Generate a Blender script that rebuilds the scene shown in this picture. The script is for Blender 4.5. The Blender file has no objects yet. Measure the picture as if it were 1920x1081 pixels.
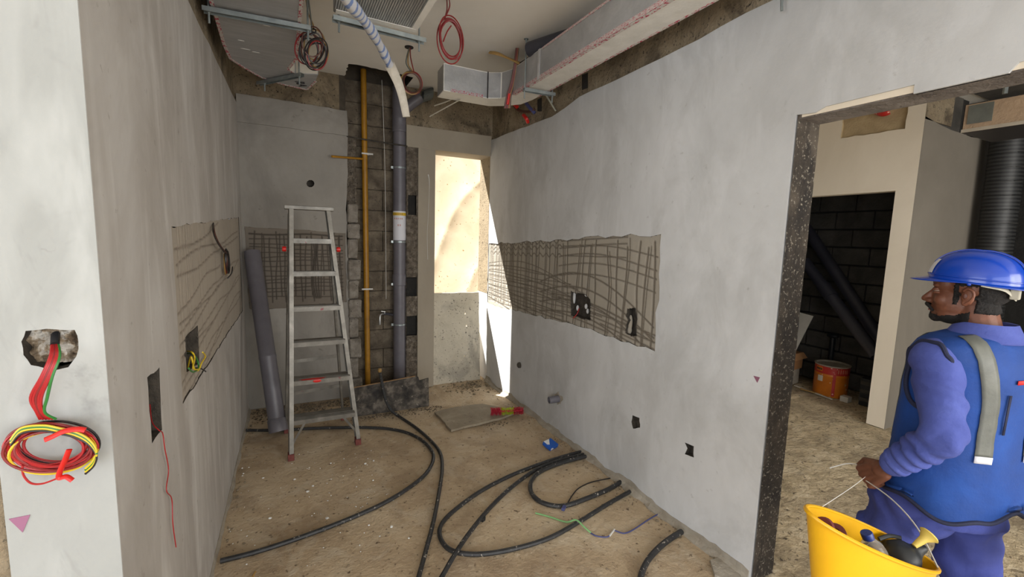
import bpy, bmesh, math, random
import numpy as np
from mathutils import Vector, Matrix, noise, geometry
from mathutils.bvhtree import BVHTree
random.seed(7); rng = np.random.RandomState(5)
SC = bpy.context.scene; COL = SC.collection
# ------------------------------------------------------------------ camera (from the vanishing points of the photograph)
CX, CY, F, H = 960.0, 540.5, 828.362, 1.70
def _n(v): v = np.array(v, float); return v/np.linalg.norm(v)
_Y = _n([545-CX, 432-CY, F]); _D = _n([750-CX, 7668-CY, F]); _X = _n(np.cross(_D, _Y)); _Y = np.cross(_X, _D)
RM = np.array([_X, _Y, -_D]); OO = np.array([0, 0, H])
cam = bpy.data.objects.new('camera', bpy.data.cameras.new('camera')); COL.objects.link(cam)
cam.data.sensor_width = 36; cam.data.lens = F/1920*36; cam.data.clip_start = .02
_M = Matrix.Identity(4)
for i in range(3):
    _M[i][0] = RM[i, 0]; _M[i][1] = -RM[i, 1]; _M[i][2] = -RM[i, 2]; _M[i][3] = OO[i]
cam.matrix_world = _M; SC.camera = cam
def P(px, py, x=None, y=None, z=None, d=None):
    "world point seen at a pixel on the plane x=, y= or z=, or at depth d"
    r = RM @ np.array([px-CX, py-CY, F])
    t = (x-OO[0])/r[0] if x is not None else (y-OO[1])/r[1] if y is not None else (z-OO[2])/r[2] if z is not None else d/F
    return Vector(OO+r*t)
# ------------------------------------------------------------------ light and exposure
SC.view_settings.view_transform = 'Standard'; SC.view_settings.look = 'None'
SC.view_settings.exposure = 0.0; SC.view_settings.gamma = 1.0; SC.view_settings.use_curve_mapping = False
W = bpy.data.worlds.new('sky'); SC.world = W; W.use_nodes = True
bg = W.node_tree.nodes['Background']; bg.inputs[0].default_value = (.80, .88, 1.0, 1); bg.inputs[1].default_value = .45
def sunlamp():
    L = bpy.data.lights.new('sun', 'SUN'); L.energy = 26; L.angle = .009; L.color = (1, .965, .91)
    o = bpy.data.objects.new('sun', L); COL.objects.link(o)
    o.rotation_euler = Vector((.39, -.57, -1)).to_track_quat('-Z', 'Y').to_euler(); o.location = (0, 8, 8)
sunlamp()
def area(name, loc, aim, sx, sy, e, col):
    L = bpy.data.lights.new(name, 'AREA'); L.shape = 'RECTANGLE'; L.size = sx; L.size_y = sy; L.energy = e; L.color = col
    o = bpy.data.objects.new(name, L); COL.objects.link(o); o.location = loc
    o.rotation_euler = (Vector(aim)-Vector(loc)).to_track_quat('-Z', 'Y').to_euler()
area('window_light_rear', (.3, -4.1, 1.6), (.6, 2, 1.4), 5.5, 2.6, 172, (.93, .965, 1))
area('window_light_left', (-3.8, -1.2, 1.5), (3, 1.2, 1.2), 3.6, 2.3, 122, (.95, .975, 1))
area('hall_fill_light', (3.3, -2.8, 1.7), (3.6, 2.4, 1.5), 2.6, 2.3, 155, (1, .95, .87))  # added fill lamp that brightens the hall; no window is known there
# ------------------------------------------------------------------ colour and material helpers
def C(r, g, b):
    f = lambda c: (c/255)/12.92 if c/255 <= .04045 else ((c/255+.055)/1.055)**2.4
    return (f(r), f(g), f(b), 1)
MATS = {}
def base(name, rough=.8, metal=0, col=None, **kw):
    m = bpy.data.materials.new(name); m.use_nodes = True; b = m.node_tree.nodes['Principled BSDF']
    b.inputs['Roughness'].default_value = rough; b.inputs['Metallic'].default_value = metal
    if col: b.inputs['Base Color'].default_value = col
    for k, v in kw.items(): b.inputs[k.replace('_', ' ')].default_value = v
    MATS[name] = m; return m, m.node_tree.nodes, m.node_tree.links, b
def tex(N, L, kind='Noise', scale=(1, 1, 1), s=5, detail=6, rough=.6, obj=None, dist=0):
    tc = N.new('ShaderNodeTexCoord'); mp = N.new('ShaderNodeMapping'); mp.inputs['Scale'].default_value = scale
    L.new(tc.outputs['Object'], mp.inputs['Vector'])
    t = N.new('ShaderNodeTex'+kind); t.inputs['Scale'].default_value = s
    if kind == 'Noise':
        t.inputs['Detail'].default_value = detail; t.inputs['Roughness'].default_value = rough; t.inputs['Distortion'].default_value = dist
    L.new(mp.outputs[0], t.inputs['Vector']); return t
def ramp(N, L, src, stops, interp='LINEAR'):
    r = N.new('ShaderNodeValToRGB'); r.color_ramp.interpolation = interp; e = r.color_ramp.elements
    while len(e) < len(stops): e.new(.5)
    for k, (p, c) in enumerate(stops): e[k].position = p; e[k].color = c
    L.new(src, r.inputs[0]); return r
def mix(N, L, fac, a, b, mode='MIX'):
    m = N.new('ShaderNodeMix'); m.data_type = 'RGBA'; m.blend_type = mode
    for s, v in ((m.inputs[0], fac), (m.inputs[6], a), (m.inputs[7], b)):
        if hasattr(v, 'is_output'): L.new(v, s)
        else: s.default_value = v
    return m.outputs[2]
W1, B1 = (1, 1, 1, 1), (0, 0, 0, 1)
def mottled(name, stops, s=2, scale=(1, 1, 1), detail=8, rough=.85, bump=.2, bs=60, bd=.01, spots=None, stain=None, dist=.3, metal=0, trowel=None):
    m, N, L, b = base(name, rough, metal)
    t = tex(N, L, 'Noise', scale, s, detail, .62, dist=dist); col = ramp(N, L, t.outputs[0], stops).outputs[0]
    if trowel:      # smeared marks of the trowel
        c, sc_, ss, lo, hi, amt = trowel
        t3 = tex(N, L, 'Noise', sc_, ss, 4, .55, dist=1.2); r = ramp(N, L, t3.outputs[0], [(lo, B1), (hi, (amt,)*3+(1,))]); col = mix(N, L, r.outputs[0], col, c)
    if stain:
        c, ss, lo, hi = stain[:4]; am = stain[4] if len(stain) > 4 else 1; t2 = tex(N, L, 'Noise', (1, 1, .6), ss, 5, .7, dist=.8)
        r = ramp(N, L, t2.outputs[0], [(lo, B1), (hi, (am, am, am, 1))]); col = mix(N, L, r.outputs[0], col, c)
    if spots:
        c, ss, lo, hi = spots; t4 = tex(N, L, 'Noise', (1, 1, 1), ss, 3, .6)
        r = ramp(N, L, t4.outputs[0], [(lo, B1), (hi, W1)]); col = mix(N, L, r.outputs[0], col, c)
    L.new(col, b.inputs['Base Color'])
    if bump:
        tb = tex(N, L, 'Noise', (1, 1, 1), bs, 6, .65); bp = N.new('ShaderNodeBump'); bp.inputs['Strength'].default_value = bump; bp.inputs['Distance'].default_value = bd
        L.new(tb.outputs[0], bp.inputs['Height']); L.new(bp.outputs[0], b.inputs['Normal'])
    return m
PL = dict(s=1.1, scale=(1, 1, .55), bump=.25, bs=35, bd=.004)
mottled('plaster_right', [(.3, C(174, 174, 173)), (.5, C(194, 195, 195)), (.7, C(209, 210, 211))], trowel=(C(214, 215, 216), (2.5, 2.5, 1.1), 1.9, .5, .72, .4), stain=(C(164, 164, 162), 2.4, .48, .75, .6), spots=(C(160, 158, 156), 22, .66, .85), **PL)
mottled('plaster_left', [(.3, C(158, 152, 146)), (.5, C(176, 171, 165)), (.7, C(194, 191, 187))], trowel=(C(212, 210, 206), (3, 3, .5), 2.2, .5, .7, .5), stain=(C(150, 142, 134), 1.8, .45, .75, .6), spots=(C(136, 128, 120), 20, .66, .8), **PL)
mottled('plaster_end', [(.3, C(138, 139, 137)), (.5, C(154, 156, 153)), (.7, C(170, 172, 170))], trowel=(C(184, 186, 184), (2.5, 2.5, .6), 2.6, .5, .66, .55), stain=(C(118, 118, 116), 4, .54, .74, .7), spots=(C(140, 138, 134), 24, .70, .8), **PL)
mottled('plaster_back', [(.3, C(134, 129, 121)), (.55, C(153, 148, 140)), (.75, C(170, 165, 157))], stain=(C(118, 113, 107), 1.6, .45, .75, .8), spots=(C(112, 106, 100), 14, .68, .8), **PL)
mottled('plaster_cream', [(.3, C(150, 140, 124)), (.55, C(164, 154, 137)), (.75, C(176, 167, 151))], **PL)
mottled('plaster_lit_room', [(.3, C(214, 202, 182)), (.55, C(226, 215, 196)), (.75, C(233, 224, 207))], **PL)  # lit copy of the hall plaster, lightened for the light it catches
mottled('plaster_shaded', [(.3, C(108, 101, 90)), (.55, C(120, 113, 102)), (.75, C(132, 125, 114))], **PL)  # shaded copy of the hall plaster, the shade put into its colour
mottled('concrete_brown', [(.3, C(112, 98, 78)), (.5, C(144, 129, 105)), (.72, C(172, 158, 134))], s=3, bump=1, bs=30, bd=.02, stain=(C(78, 67, 52), 3, .5, .66, .9), spots=(C(52, 46, 38), 60, .60, .68))
mottled('concrete_dark', [(.3, C(58, 50, 42)), (.5, C(82, 72, 62)), (.72, C(108, 98, 86))], s=5, bump=1, bs=40, bd=.02, spots=(C(166, 158, 146), 55, .66, .72))
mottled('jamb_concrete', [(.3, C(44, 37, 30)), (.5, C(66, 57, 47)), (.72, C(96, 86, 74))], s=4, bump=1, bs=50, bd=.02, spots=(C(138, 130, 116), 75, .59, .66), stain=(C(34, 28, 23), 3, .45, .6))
mottled('lintel_concrete', [(.3, C(84, 76, 70)), (.5, C(112, 104, 97)), (.72, C(140, 132, 124))], s=5, bump=1, bs=30, bd=.02, spots=(C(160, 152, 142), 35, .66, .72))
mottled('block_grey', [(.3, C(78, 69, 57)), (.5, C(106, 95, 80)), (.72, C(136, 124, 106))], s=9, bump=1, bs=70, bd=.012, spots=(C(46, 40, 34), 60, .64, .7))
mottled('block_tooth', [(.3, C(112, 104, 94)), (.5, C(140, 132, 121)), (.72, C(166, 159, 148))], s=12, bump=1, bs=90, bd=.012, spots=(C(70, 62, 54), 50, .64, .7))
mottled('mortar', [(.3, C(62, 55, 46)), (.7, C(90, 81, 69))], s=9, bump=.8, bs=60)
mottled('rough_concrete', [(.3, C(84, 74, 62)), (.5, C(122, 111, 97)), (.7, C(160, 150, 135))], s=26, bump=1, bs=120, bd=.02)
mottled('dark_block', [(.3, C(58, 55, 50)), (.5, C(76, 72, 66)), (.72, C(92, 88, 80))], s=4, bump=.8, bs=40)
mottled('dark_mortar_and_shade', [(.3, C(28, 26, 24)), (.7, C(42, 40, 36))], s=9, bump=.8, bs=40)  # store mortar; also paints in the shade of far hall walls and slots
mottled('ceiling_white', [(.3, C(224, 220, 211)), (.55, C(233, 230, 223)), (.75, C(240, 238, 232))], s=1.2, bump=.08, bs=20, bd=.004)
mottled('ceiling_dark', [(.3, C(40, 37, 33)), (.7, C(66, 62, 56))], s=3, bump=.6, bs=20)
mottled('floor_screed', [(.28, C(160, 139, 112)), (.5, C(187, 166, 136)), (.72, C(206, 188, 160))], s=2.2, bump=.9, bs=34, bd=.012, stain=(C(138, 116, 92), 1.7, .5, .72, .75), spots=(C(104, 86, 66), 30, .62, .72), trowel=(C(206, 194, 172), (1, 1, 1), 5, .5, .7, .5))
mottled('floor_hall', [(.28, C(166, 150, 122)), (.5, C(204, 185, 152)), (.66, C(226, 210, 180))], s=3.4, scale=(1, 1.6, 1), bump=1, bs=26, bd=.02, stain=(C(140, 126, 106), 2.0, .48, .66, .7), spots=(C(92, 80, 66), 30, .60, .7), trowel=(C(130, 114, 92), (1, 3.5, 1), 6, .55, .66, .6), dist=1.2)
mottled('cement_strip', [(.3, C(140, 131, 116)), (.7, C(172, 164, 150))], s=8, bump=.8, bs=40)
mottled('pocket_dark', [(.3, C(42, 38, 33)), (.7, C(84, 77, 68))], s=20, bump=1, bs=60)
mottled('duct_skin', [(.3, C(150, 150, 150)), (.55, C(170, 170, 170)), (.75, C(188, 188, 188))], s=4, scale=(1, 1, 1), rough=.42, metal=.25, bump=.5, bs=14, bd=.01)
mottled('duct_under', [(.3, C(156, 156, 156)), (.55, C(168, 168, 168)), (.75, C(182, 182, 182))], s=5, scale=(1, 6, 1), rough=.5, metal=.2, bump=.4, bs=20, bd=.006)
mottled('duct_tan', [(.3, C(148, 126, 102)), (.55, C(164, 140, 114)), (.75, C(176, 152, 126))], s=6, rough=.6, bump=.8, bs=45, bd=.006)
mottled('foil_pipe', [(.3, C(60, 60, 60)), (.7, C(110, 110, 110))], s=9, rough=.35, metal=.6, bump=.5, bs=30)
mottled('galvanised', [(.3, C(128, 136, 136)), (.7, C(166, 173, 172))], s=14, rough=.38, metal=.6, bump=.1)
mottled('aluminium', [(.3, C(100, 96, 89)), (.55, C(124, 120, 112)), (.75, C(146, 142, 134))], s=12, rough=.42, metal=.45, bump=.15, bs=80, bd=.002, spots=(C(120, 60, 66), 18, .68, .74))
mottled('ladder_foot_red', [(.3, C(84, 40, 38)), (.7, C(130, 70, 62))], s=30, bump=.3)
mottled('pvc_grey', [(.3, C(94, 91, 97)), (.55, C(106, 103, 109)), (.75, C(116, 113, 118))], s=4, rough=.42, bump=.05)
mottled('pvc_dark', [(.3, C(46, 46, 54)), (.7, C(60, 60, 68))], s=4, rough=.45, bump=.05)
mottled('yellow_pipe', [(.3, C(134, 92, 18)), (.6, C(166, 118, 24)), (.8, C(182, 134, 34))], s=8, rough=.45, bump=.08, spots=(C(90, 60, 30), 20, .68, .76))
mottled('conduit_black', [(.3, C(30, 30, 31)), (.7, C(50, 50, 51))], s=20, rough=.5, bump=.5, bs=120, bd=.003, spots=(C(170, 162, 150), 48, .63, .68))
mottled('shutter_board', [(.36, C(30, 27, 24)), (.5, C(66, 60, 53)), (.64, C(112, 104, 93))], s=11, rough=.7, bump=.8, bs=50, bd=.006, spots=(C(150, 142, 130), 30, .66, .72))
mottled('wood_edge', [(.3, C(140, 108, 74)), (.7, C(170, 136, 98))], s=12, bump=.3)
mottled('fibre_board', [(.3, C(176, 168, 150)), (.55, C(194, 186, 168)), (.75, C(206, 199, 182))], s=4, bump=.4, bs=40, bd=.005, stain=(C(150, 144, 132), 3, .5, .62, .7), spots=(C(96, 90, 84), 46, .62, .68))
mottled('floor_panel', [(.3, C(128, 116, 98)), (.55, C(150, 138, 118)), (.75, C(172, 160, 140))], s=5, bump=.5, bs=40, bd=.005, spots=(C(96, 84, 70), 26, .64, .72))
mottled('cardboard', [(.3, C(150, 106, 66)), (.7, C(172, 126, 84))], s=6, bump=.1)
mottled('cardboard_pale', [(.3, C(150, 140, 124)), (.7, C(176, 166, 150))], s=6, bump=.1)
mottled('sheet_white', [(.3, C(196, 190, 176)), (.7, C(214, 208, 196))], s=6, bump=.1)
mottled('can_orange', [(.3, C(196, 108, 28)), (.6, C(214, 124, 34)), (.8, C(226, 140, 48))], s=7, rough=.4, bump=.1, spots=(C(220, 196, 170), 22, .66, .72))
mottled('can_red', [(.3, C(168, 34, 30)), (.7, C(196, 50, 40))], s=7, rough=.4, bump=.1, spots=(C(230, 190, 170), 26, .62, .68))
mottled('stick_pale', [(.3, C(190, 182, 166)), (.7, C(216, 208, 194))], s=20, bump=.2)
mottled('rubble_earth', [(.3, C(104, 90, 72)), (.7, C(160, 144, 120))], s=20, bump=.6)
mottled('tape_white', [(.3, C(210, 208, 200)), (.7, C(228, 226, 220))], s=10, rough=.5, bump=.2)
mottled('silver_tape', [(.3, C(190, 190, 190)), (.7, C(220, 220, 220))], s=20, rough=.35, metal=.3, bump=.4)
for n_, c_, r_ in (('wire_red', (168, 30, 34), .4), ('wire_dull_red', (128, 34, 34), .45), ('wire_black', (34, 30, 30), .4), ('wire_green', (48, 120, 52), .4), ('wire_yellow', (216, 186, 40), .4), ('wire_brown', (84, 46, 34), .45),
                   ('wire_tan', (150, 118, 66), .5), ('wire_blue', (70, 74, 120), .5), ('wire_grey', (96, 100, 96), .5), ('plastic_red', (206, 34, 28), .35), ('plastic_dark', (30, 34, 38), .4), ('purple_mark', (132, 84, 104), .8), ('violet_mark', (150, 100, 128), .8),
                   ('brush_red', (176, 36, 56), .8), ('brush_green', (170, 186, 30), .8), ('blue_card', (30, 84, 170), .5), ('white_paint', (222, 222, 220), .7), ('yellow_band', (214, 178, 50), .5), ('faded_red', (196, 120, 96), .7),
                   ('chrome', (170, 170, 168), .3), ('black_rubber', (26, 26, 28), .6), ('green_plastic', (120, 170, 110), .5), ('eye_white', (120, 98, 86), .3), ('iris', (34, 22, 16), .2), ('ink_black', (40, 40, 44), .7), ('print_pink', (176, 60, 90), .6),
                   ('helmet_white', (214, 214, 220), .5), ('strap_grey', (170, 165, 150), .7), ('bottle_cap', (40, 60, 130), .4), ('tape_maroon', (104, 44, 44), .6), ('ink_red', (196, 70, 24), .6), ('rope_white', (206, 204, 198), .7), ('yellow_soft', (212, 186, 90), .6), ('black_glove', (30, 34, 38), .5)):
    base(n_, r_, .9 if n_ == 'chrome' else 0, C(*c_))
mottled('shirt_blue', [(.3, C(56, 66, 130)), (.55, C(68, 80, 150)), (.75, C(82, 95, 166))], s=6, rough=.9, bump=.35, bs=12, bd=.02)
mottled('trouser_blue', [(.3, C(52, 62, 128)), (.55, C(62, 73, 145)), (.75, C(76, 88, 160))], s=5, rough=.9, bump=.35, bs=9, bd=.02)
mottled('vest_blue', [(.3, C(2, 48, 112)), (.55, C(4, 57, 130)), (.75, C(8, 68, 148))], s=4, rough=.75, bump=.3, bs=8, bd=.02)
mottled('vest_trim', [(.3, C(16, 22, 48)), (.7, C(26, 32, 62))], s=9, rough=.8, bump=.2)
mottled('reflective_grey', [(.3, C(84, 86, 80)), (.7, C(104, 106, 99))], s=12, rough=.5, bump=.3, bs=40, bd=.004)
mottled('skin', [(.3, C(88, 52, 36)), (.55, C(108, 65, 46)), (.75, C(126, 78, 56))], s=14, rough=.5, bump=.25, bs=120, bd=.003)
mottled('hair_black', [(.3, C(14, 12, 12)), (.7, C(32, 27, 24))], s=40, rough=.75, bump=1, bs=160, bd=.01)
mottled('lip', [(.3, C(140, 84, 74)), (.7, C(160, 100, 88))], s=40, rough=.5, bump=.2)
m_, N_, L_, b_ = base('helmet_blue', .25, 0, C(6, 60, 166)); b_.inputs['Coat Weight'].default_value = .3
mottled('bucket_yellow', [(.3, C(212, 156, 6)), (.7, C(226, 172, 14))], s=4, rough=.4, bump=.1, bs=12)
m_, N_, L_, b_ = base('bottle_plastic', .08, 0, (.9, .9, .88, 1)); b_.inputs['Transmission Weight'].default_value = .85; b_.inputs['IOR'].default_value = 1.3
mottled('bottle_milky', [(.3, C(176, 160, 130)), (.7, C(206, 196, 172))], s=14, rough=.3, bump=.2)
def redprint(name, bg_, scale, lo):
    m, N, L, b = base(name, .5); t = tex(N, L, 'Noise', scale, 9, 2, .5); r = ramp(N, L, t.outputs[0], [(lo, bg_), (lo+.02, C(172, 56, 78))]); L.new(r.outputs[0], b.inputs['Base Color'])
redprint('tape_print', C(196, 192, 186), (9, 5, 60), .53)
redprint('tape_print_x', C(170, 170, 168), (7, 60, 30), .53)
def foil_ribbed():
    m, N, L, b = base('foil_ribbed', .35, .55); t = tex(N, L, 'Wave', (1, 1, 1), 26); t.wave_type = 'BANDS'; t.bands_direction = 'X'
    r = ramp(N, L, t.outputs['Fac'], [(.2, C(120, 116, 112)), (.8, C(196, 194, 190))]); t2 = tex(N, L, 'Noise', (30, 3, 1), 4)
    L.new(mix(N, L, .45, r.outputs[0], ramp(N, L, t2.outputs[0], [(.3, C(92, 90, 88)), (.7, C(206, 204, 200))]).outputs[0]), b.inputs['Base Color'])
    bp = N.new('ShaderNodeBump'); bp.inputs['Distance'].default_value = .01; L.new(t.outputs['Fac'], bp.inputs['Height']); L.new(bp.outputs[0], b.inputs['Normal'])
foil_ribbed()
def sleeve_plastic():
    m, N, L, b = base('sleeve_plastic', .5); t = tex(N, L, 'Wave', (1, 1, 1), 5); t.bands_direction = 'DIAGONAL'; t.inputs['Distortion'].default_value = 6; t.inputs['Detail'].default_value = 3
    L.new(ramp(N, L, t.outputs['Fac'], [(.72, C(214, 216, 222)), (.84, C(120, 146, 200))]).outputs[0], b.inputs['Base Color'])
sleeve_plastic()
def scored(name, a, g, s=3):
    m, N, L, b = base(name, .9); t = tex(N, L, 'Noise', (1, 1, 1), s, 8, .65); at = N.new('ShaderNodeAttribute'); at.attribute_name = 'groove_shade'
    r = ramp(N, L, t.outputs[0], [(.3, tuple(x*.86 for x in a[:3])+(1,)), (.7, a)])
    L.new(mix(N, L, at.outputs['Fac'], r.outputs[0], g), b.inputs['Base Color'])  # grooves mixed to a darker tone, their shade put into the colour
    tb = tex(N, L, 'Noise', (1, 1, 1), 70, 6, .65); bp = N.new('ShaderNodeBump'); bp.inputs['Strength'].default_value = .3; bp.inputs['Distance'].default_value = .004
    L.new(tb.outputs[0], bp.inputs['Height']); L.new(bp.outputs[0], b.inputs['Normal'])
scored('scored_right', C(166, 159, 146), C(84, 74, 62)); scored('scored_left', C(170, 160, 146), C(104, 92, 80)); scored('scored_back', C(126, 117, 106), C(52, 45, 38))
def tarp_mat():
    m = bpy.data.materials.new('tarp_cloth'); m.use_nodes = True; N = m.node_tree.nodes; L = m.node_tree.links; N.clear()
    o = N.new('ShaderNodeOutputMaterial'); ms = N.new('ShaderNodeMixShader'); ms.inputs[0].default_value = .55
    d = N.new('ShaderNodeBsdfDiffuse'); t = N.new('ShaderNodeBsdfTranslucent')
    n1 = tex(N, L, 'Noise', (1, 1, 1), 2.2, 5, .6, dist=.5); r = ramp(N, L, n1.outputs[0], [(.3, C(158, 145, 124)), (.6, C(172, 160, 140))])
    n2 = tex(N, L, 'Noise', (1, 1, 1), 26, 2, .5); r2 = ramp(N, L, n2.outputs[0], [(.69, B1), (.71, W1)]); c = mix(N, L, r2.outputs[0], r.outputs[0], C(120, 100, 70))
    L.new(c, d.inputs[0]); L.new(c, t.inputs[0]); L.new(d.outputs[0], ms.inputs[1]); L.new(t.outputs[0], ms.inputs[2]); L.new(ms.outputs[0], o.inputs[0]); MATS['tarp_cloth'] = m
tarp_mat()
def corr_pipe():
    m, N, L, b = base('flex_dark', .5, .1); t = tex(N, L, 'Wave', (1, 1, 1), 9); t.bands_direction = 'Z'
    L.new(ramp(N, L, t.outputs['Fac'], [(.2, C(26, 26, 26)), (.8, C(52, 52, 51))]).outputs[0], b.inputs['Base Color'])
corr_pipe()
# ------------------------------------------------------------------ mesh helpers
def V(*a): return Vector(a)
def frame(d):
    d = Vector(d).normalized(); u = d.orthogonal().normalized(); return u, d.cross(u)
def smooth_path(pts, n=8):
    pts = [Vector(p) for p in pts]
    if len(pts) < 3: return pts
    out = []
    for i in range(len(pts)-1):
        a = pts[max(i-1, 0)]; b = pts[i]; c = pts[i+1]; d = pts[min(i+2, len(pts)-1)]
        for k in range(n):
            t = k/n; out.append(.5*((2*b)+(c-a)*t+(2*a-5*b+4*c-d)*t*t+(3*b-a-3*c+d)*t**3))
    out.append(pts[-1]); return out
class MB:
    def __init__(s): s.v = []; s.f = []; s.m = []; s.mi = 0; s.cuts = []
    def add(s, vs, fs):
        o = len(s.v); s.cuts.append((o, len(s.f))); s.v += [tuple(v) for v in vs]; s.f += [[i+o for i in f] for f in fs]; s.m += [s.mi]*len(fs); return s
    def box(s, lo, hi, M=None):
        x0, y0, z0 = lo; x1, y1, z1 = hi
        vs = [Vector(p) for p in ((x0,y0,z0),(x1,y0,z0),(x1,y1,z0),(x0,y1,z0),(x0,y0,z1),(x1,y0,z1),(x1,y1,z1),(x0,y1,z1))]
        if M: vs = [M @ v for v in vs]
        return s.add(vs, [(0,3,2,1),(4,5,6,7),(0,1,5,4),(1,2,6,5),(2,3,7,6),(3,0,4,7)])
    def bar(s, a, b, w, h, up=(0, 0, 1)):
        a = Vector(a); b = Vector(b); d = (b-a).normalized(); up = Vector(up)
        if abs(d.dot(up)) > .98: up = Vector((0, 1, 0))
        r = d.cross(up).normalized(); u = r.cross(d)
        vs = [p+r*i*w/2+u*j*h/2 for p in (a, b) for i, j in ((-1,-1),(1,-1),(1,1),(-1,1))]
        return s.add(vs, [(0,3,2,1),(4,5,6,7),(0,1,5,4),(1,2,6,5),(2,3,7,6),(3,0,4,7)])
    def tube(s, pts, r, seg=8, n=6, cap=True, smooth=True, flat=1.0):
        pts = smooth_path(pts, n) if smooth else [Vector(p) for p in pts]
        u = None; vs = []; N_ = len(pts)
        for i, p in enumerate(pts):
            d = (pts[min(i+1, N_-1)]-pts[max(i-1, 0)]); d = d.normalized() if d.length > 1e-9 else Vector((0, 0, 1))
            if u is None: u = d.orthogonal().normalized()
            else: u = (u-d*u.dot(d)); u = u.normalized() if u.length > 1e-6 else d.orthogonal().normalized()
            w = d.cross(u); rr = r(i/(N_-1)) if callable(r) else r
            for k in range(seg):
                a = 2*math.pi*k/seg; vs.append(p+u*math.cos(a)*rr+w*math.sin(a)*rr*flat)
        fs = [(i*seg+k, i*seg+(k+1) % seg, (i+1)*seg+(k+1) % seg, (i+1)*seg+k) for i in range(N_-1) for k in range(seg)]
        if cap: fs += [tuple(range(seg))[::-1], tuple((N_-1)*seg+k for k in range(seg))]
        return s.add(vs, fs)
    def loft(s, rings, cap0=True, cap1=True, closed=True):
        n = len(rings[0]); vs = [p for r in rings for p in r]; q = n if closed else n-1
        fs = [(i*n+k, i*n+(k+1) % n, (i+1)*n+(k+1) % n, (i+1)*n+k) for i in range(len(rings)-1) for k in range(q)]
        if cap0: fs.append(tuple(range(n))[::-1])
        if cap1: fs.append(tuple((len(rings)-1)*n+k for k in range(n)))
        return s.add(vs, fs)
    def lathe(s, prof, c, ax=(0, 0, 1), seg=24, cap0=False, cap1=False):
        ax = Vector(ax).normalized(); u, w = frame(ax); c = Vector(c)
        return s.loft([[c+ax*z+u*math.cos(2*math.pi*k/seg)*r+w*math.sin(2*math.pi*k/seg)*r for k in range(seg)] for r, z in prof], cap0, cap1)
    def ell(s, c, r, M=None, nu=20, nv=12):
        c = Vector(c); vs = []; fs = []
        for j in range(nv+1):
            t = math.pi*j/nv
            for k in range(nu):
                a = 2*math.pi*k/nu; p = Vector((r[0]*math.sin(t)*math.cos(a), r[1]*math.sin(t)*math.sin(a), r[2]*math.cos(t)))
                vs.append(c+(M @ p if M else p))
        for j in range(nv):
            for k in range(nu): fs.append((j*nu+k, (j+1)*nu+k, (j+1)*nu+(k+1) % nu, j*nu+(k+1) % nu))
        return s.add(vs, fs)
    def cap(s, a, b, r0, r1=None, nu=16):
        r1 = r0 if r1 is None else r1; a = Vector(a); b = Vector(b); d = (b-a).normalized(); u, w = frame(d); rings = []
        for k in range(6): t = math.pi/2*k/5.5; rings.append((a-d*r0*math.cos(t), max(r0*math.sin(t), 1e-4)))
        for k in range(6): t = math.pi/2*(1-k/5.5); 
        rings += [(a, r0), (b, r1)]
        for k in range(1, 6): t = math.pi/2*k/5; rings.append((b+d*r1*math.sin(t), max(r1*math.cos(t), 1e-4)))
        return s.loft([[c+u*math.cos(2*math.pi*k/nu)*r+w*math.sin(2*math.pi*k/nu)*r for k in range(nu)] for c, r in rings])
    def prism(s, poly, f0, f1):
        n = len(poly); tri = geometry.tessellate_polygon([[Vector((a, b, 0)) for a, b in poly]])
        vs = [f0(a, b) for a, b in poly]+[f1(a, b) for a, b in poly]
        fs = [tuple(t) for t in tri]+[tuple(i+n for i in t[::-1]) for t in tri]+[(k, (k+1) % n, (k+1) % n+n, k+n) for k in range(n)]
        return s.add(vs, fs)
    def build(s, name, mat=None, parent=None, smooth=False, bevel=0, fix=True, sub=0):
        me = bpy.data.meshes.new(name); me.from_pydata([tuple(v) for v in s.v], [], s.f)
        mats = mat if isinstance(mat, (list, tuple)) else [mat]
        for m in mats: me.materials.append(MATS[m])
        if len(mats) > 1: me.polygons.foreach_set('material_index', s.m)
        bm = bmesh.new(); bm.from_mesh(me)
        if fix: bmesh.ops.remove_doubles(bm, verts=bm.verts, dist=1e-6); bmesh.ops.recalc_face_normals(bm, faces=bm.faces)
        if bevel: bmesh.ops.bevel(bm, geom=[e for e in bm.edges if len(e.link_faces) == 2 and e.calc_face_angle(0) > .6], offset=bevel, segments=2, profile=.6, affect='EDGES')
        bm.to_mesh(me); bm.free()
        if smooth:
            me.shade_smooth()
            try: me.set_sharp_from_angle(angle=.7)
            except Exception: pass
        o = bpy.data.objects.new(name, me); COL.objects.link(o)
        if parent: put(o, parent)
        return o
def parts(mb, name, mat, parent=None, label=None, **kw):
    "each piece that went into mb becomes a mesh of its own"
    out = []; cuts = mb.cuts+[(len(mb.v), len(mb.f))]
    for (v0, f0), (v1, f1) in zip(cuts[:-1], cuts[1:]):
        q = MB(); q.add(mb.v[v0:v1], [[i-v0 for i in f] for f in mb.f[f0:f1]]); o = q.build(name, mat, parent, **kw)
        if label: o['label'] = label
        out.append(o)
    return out
def put(o, parent):
    o.parent = parent; o.matrix_parent_inverse = Matrix.Translation(-parent.location) if parent.type == 'EMPTY' else Matrix.Identity(4)
    return o
def thing(name, label, cat, loc=(0, 0, 0), group=None):
    o = bpy.data.objects.new(name, None); o.empty_display_size = .05; COL.objects.link(o); o.location = loc
    return tag(o, label, cat, group)
def tag(o, label, cat, group=None):
    o['label'] = label; o['category'] = cat
    if group: o['group'] = group
    return o
def struct(o, label=None):
    o['kind'] = 'structure'
    if label: o['label'] = label; o['category'] = label.split()[-1] if False else 'structure'
    return o
def lab(o, l): o['label'] = l; return o
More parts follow.
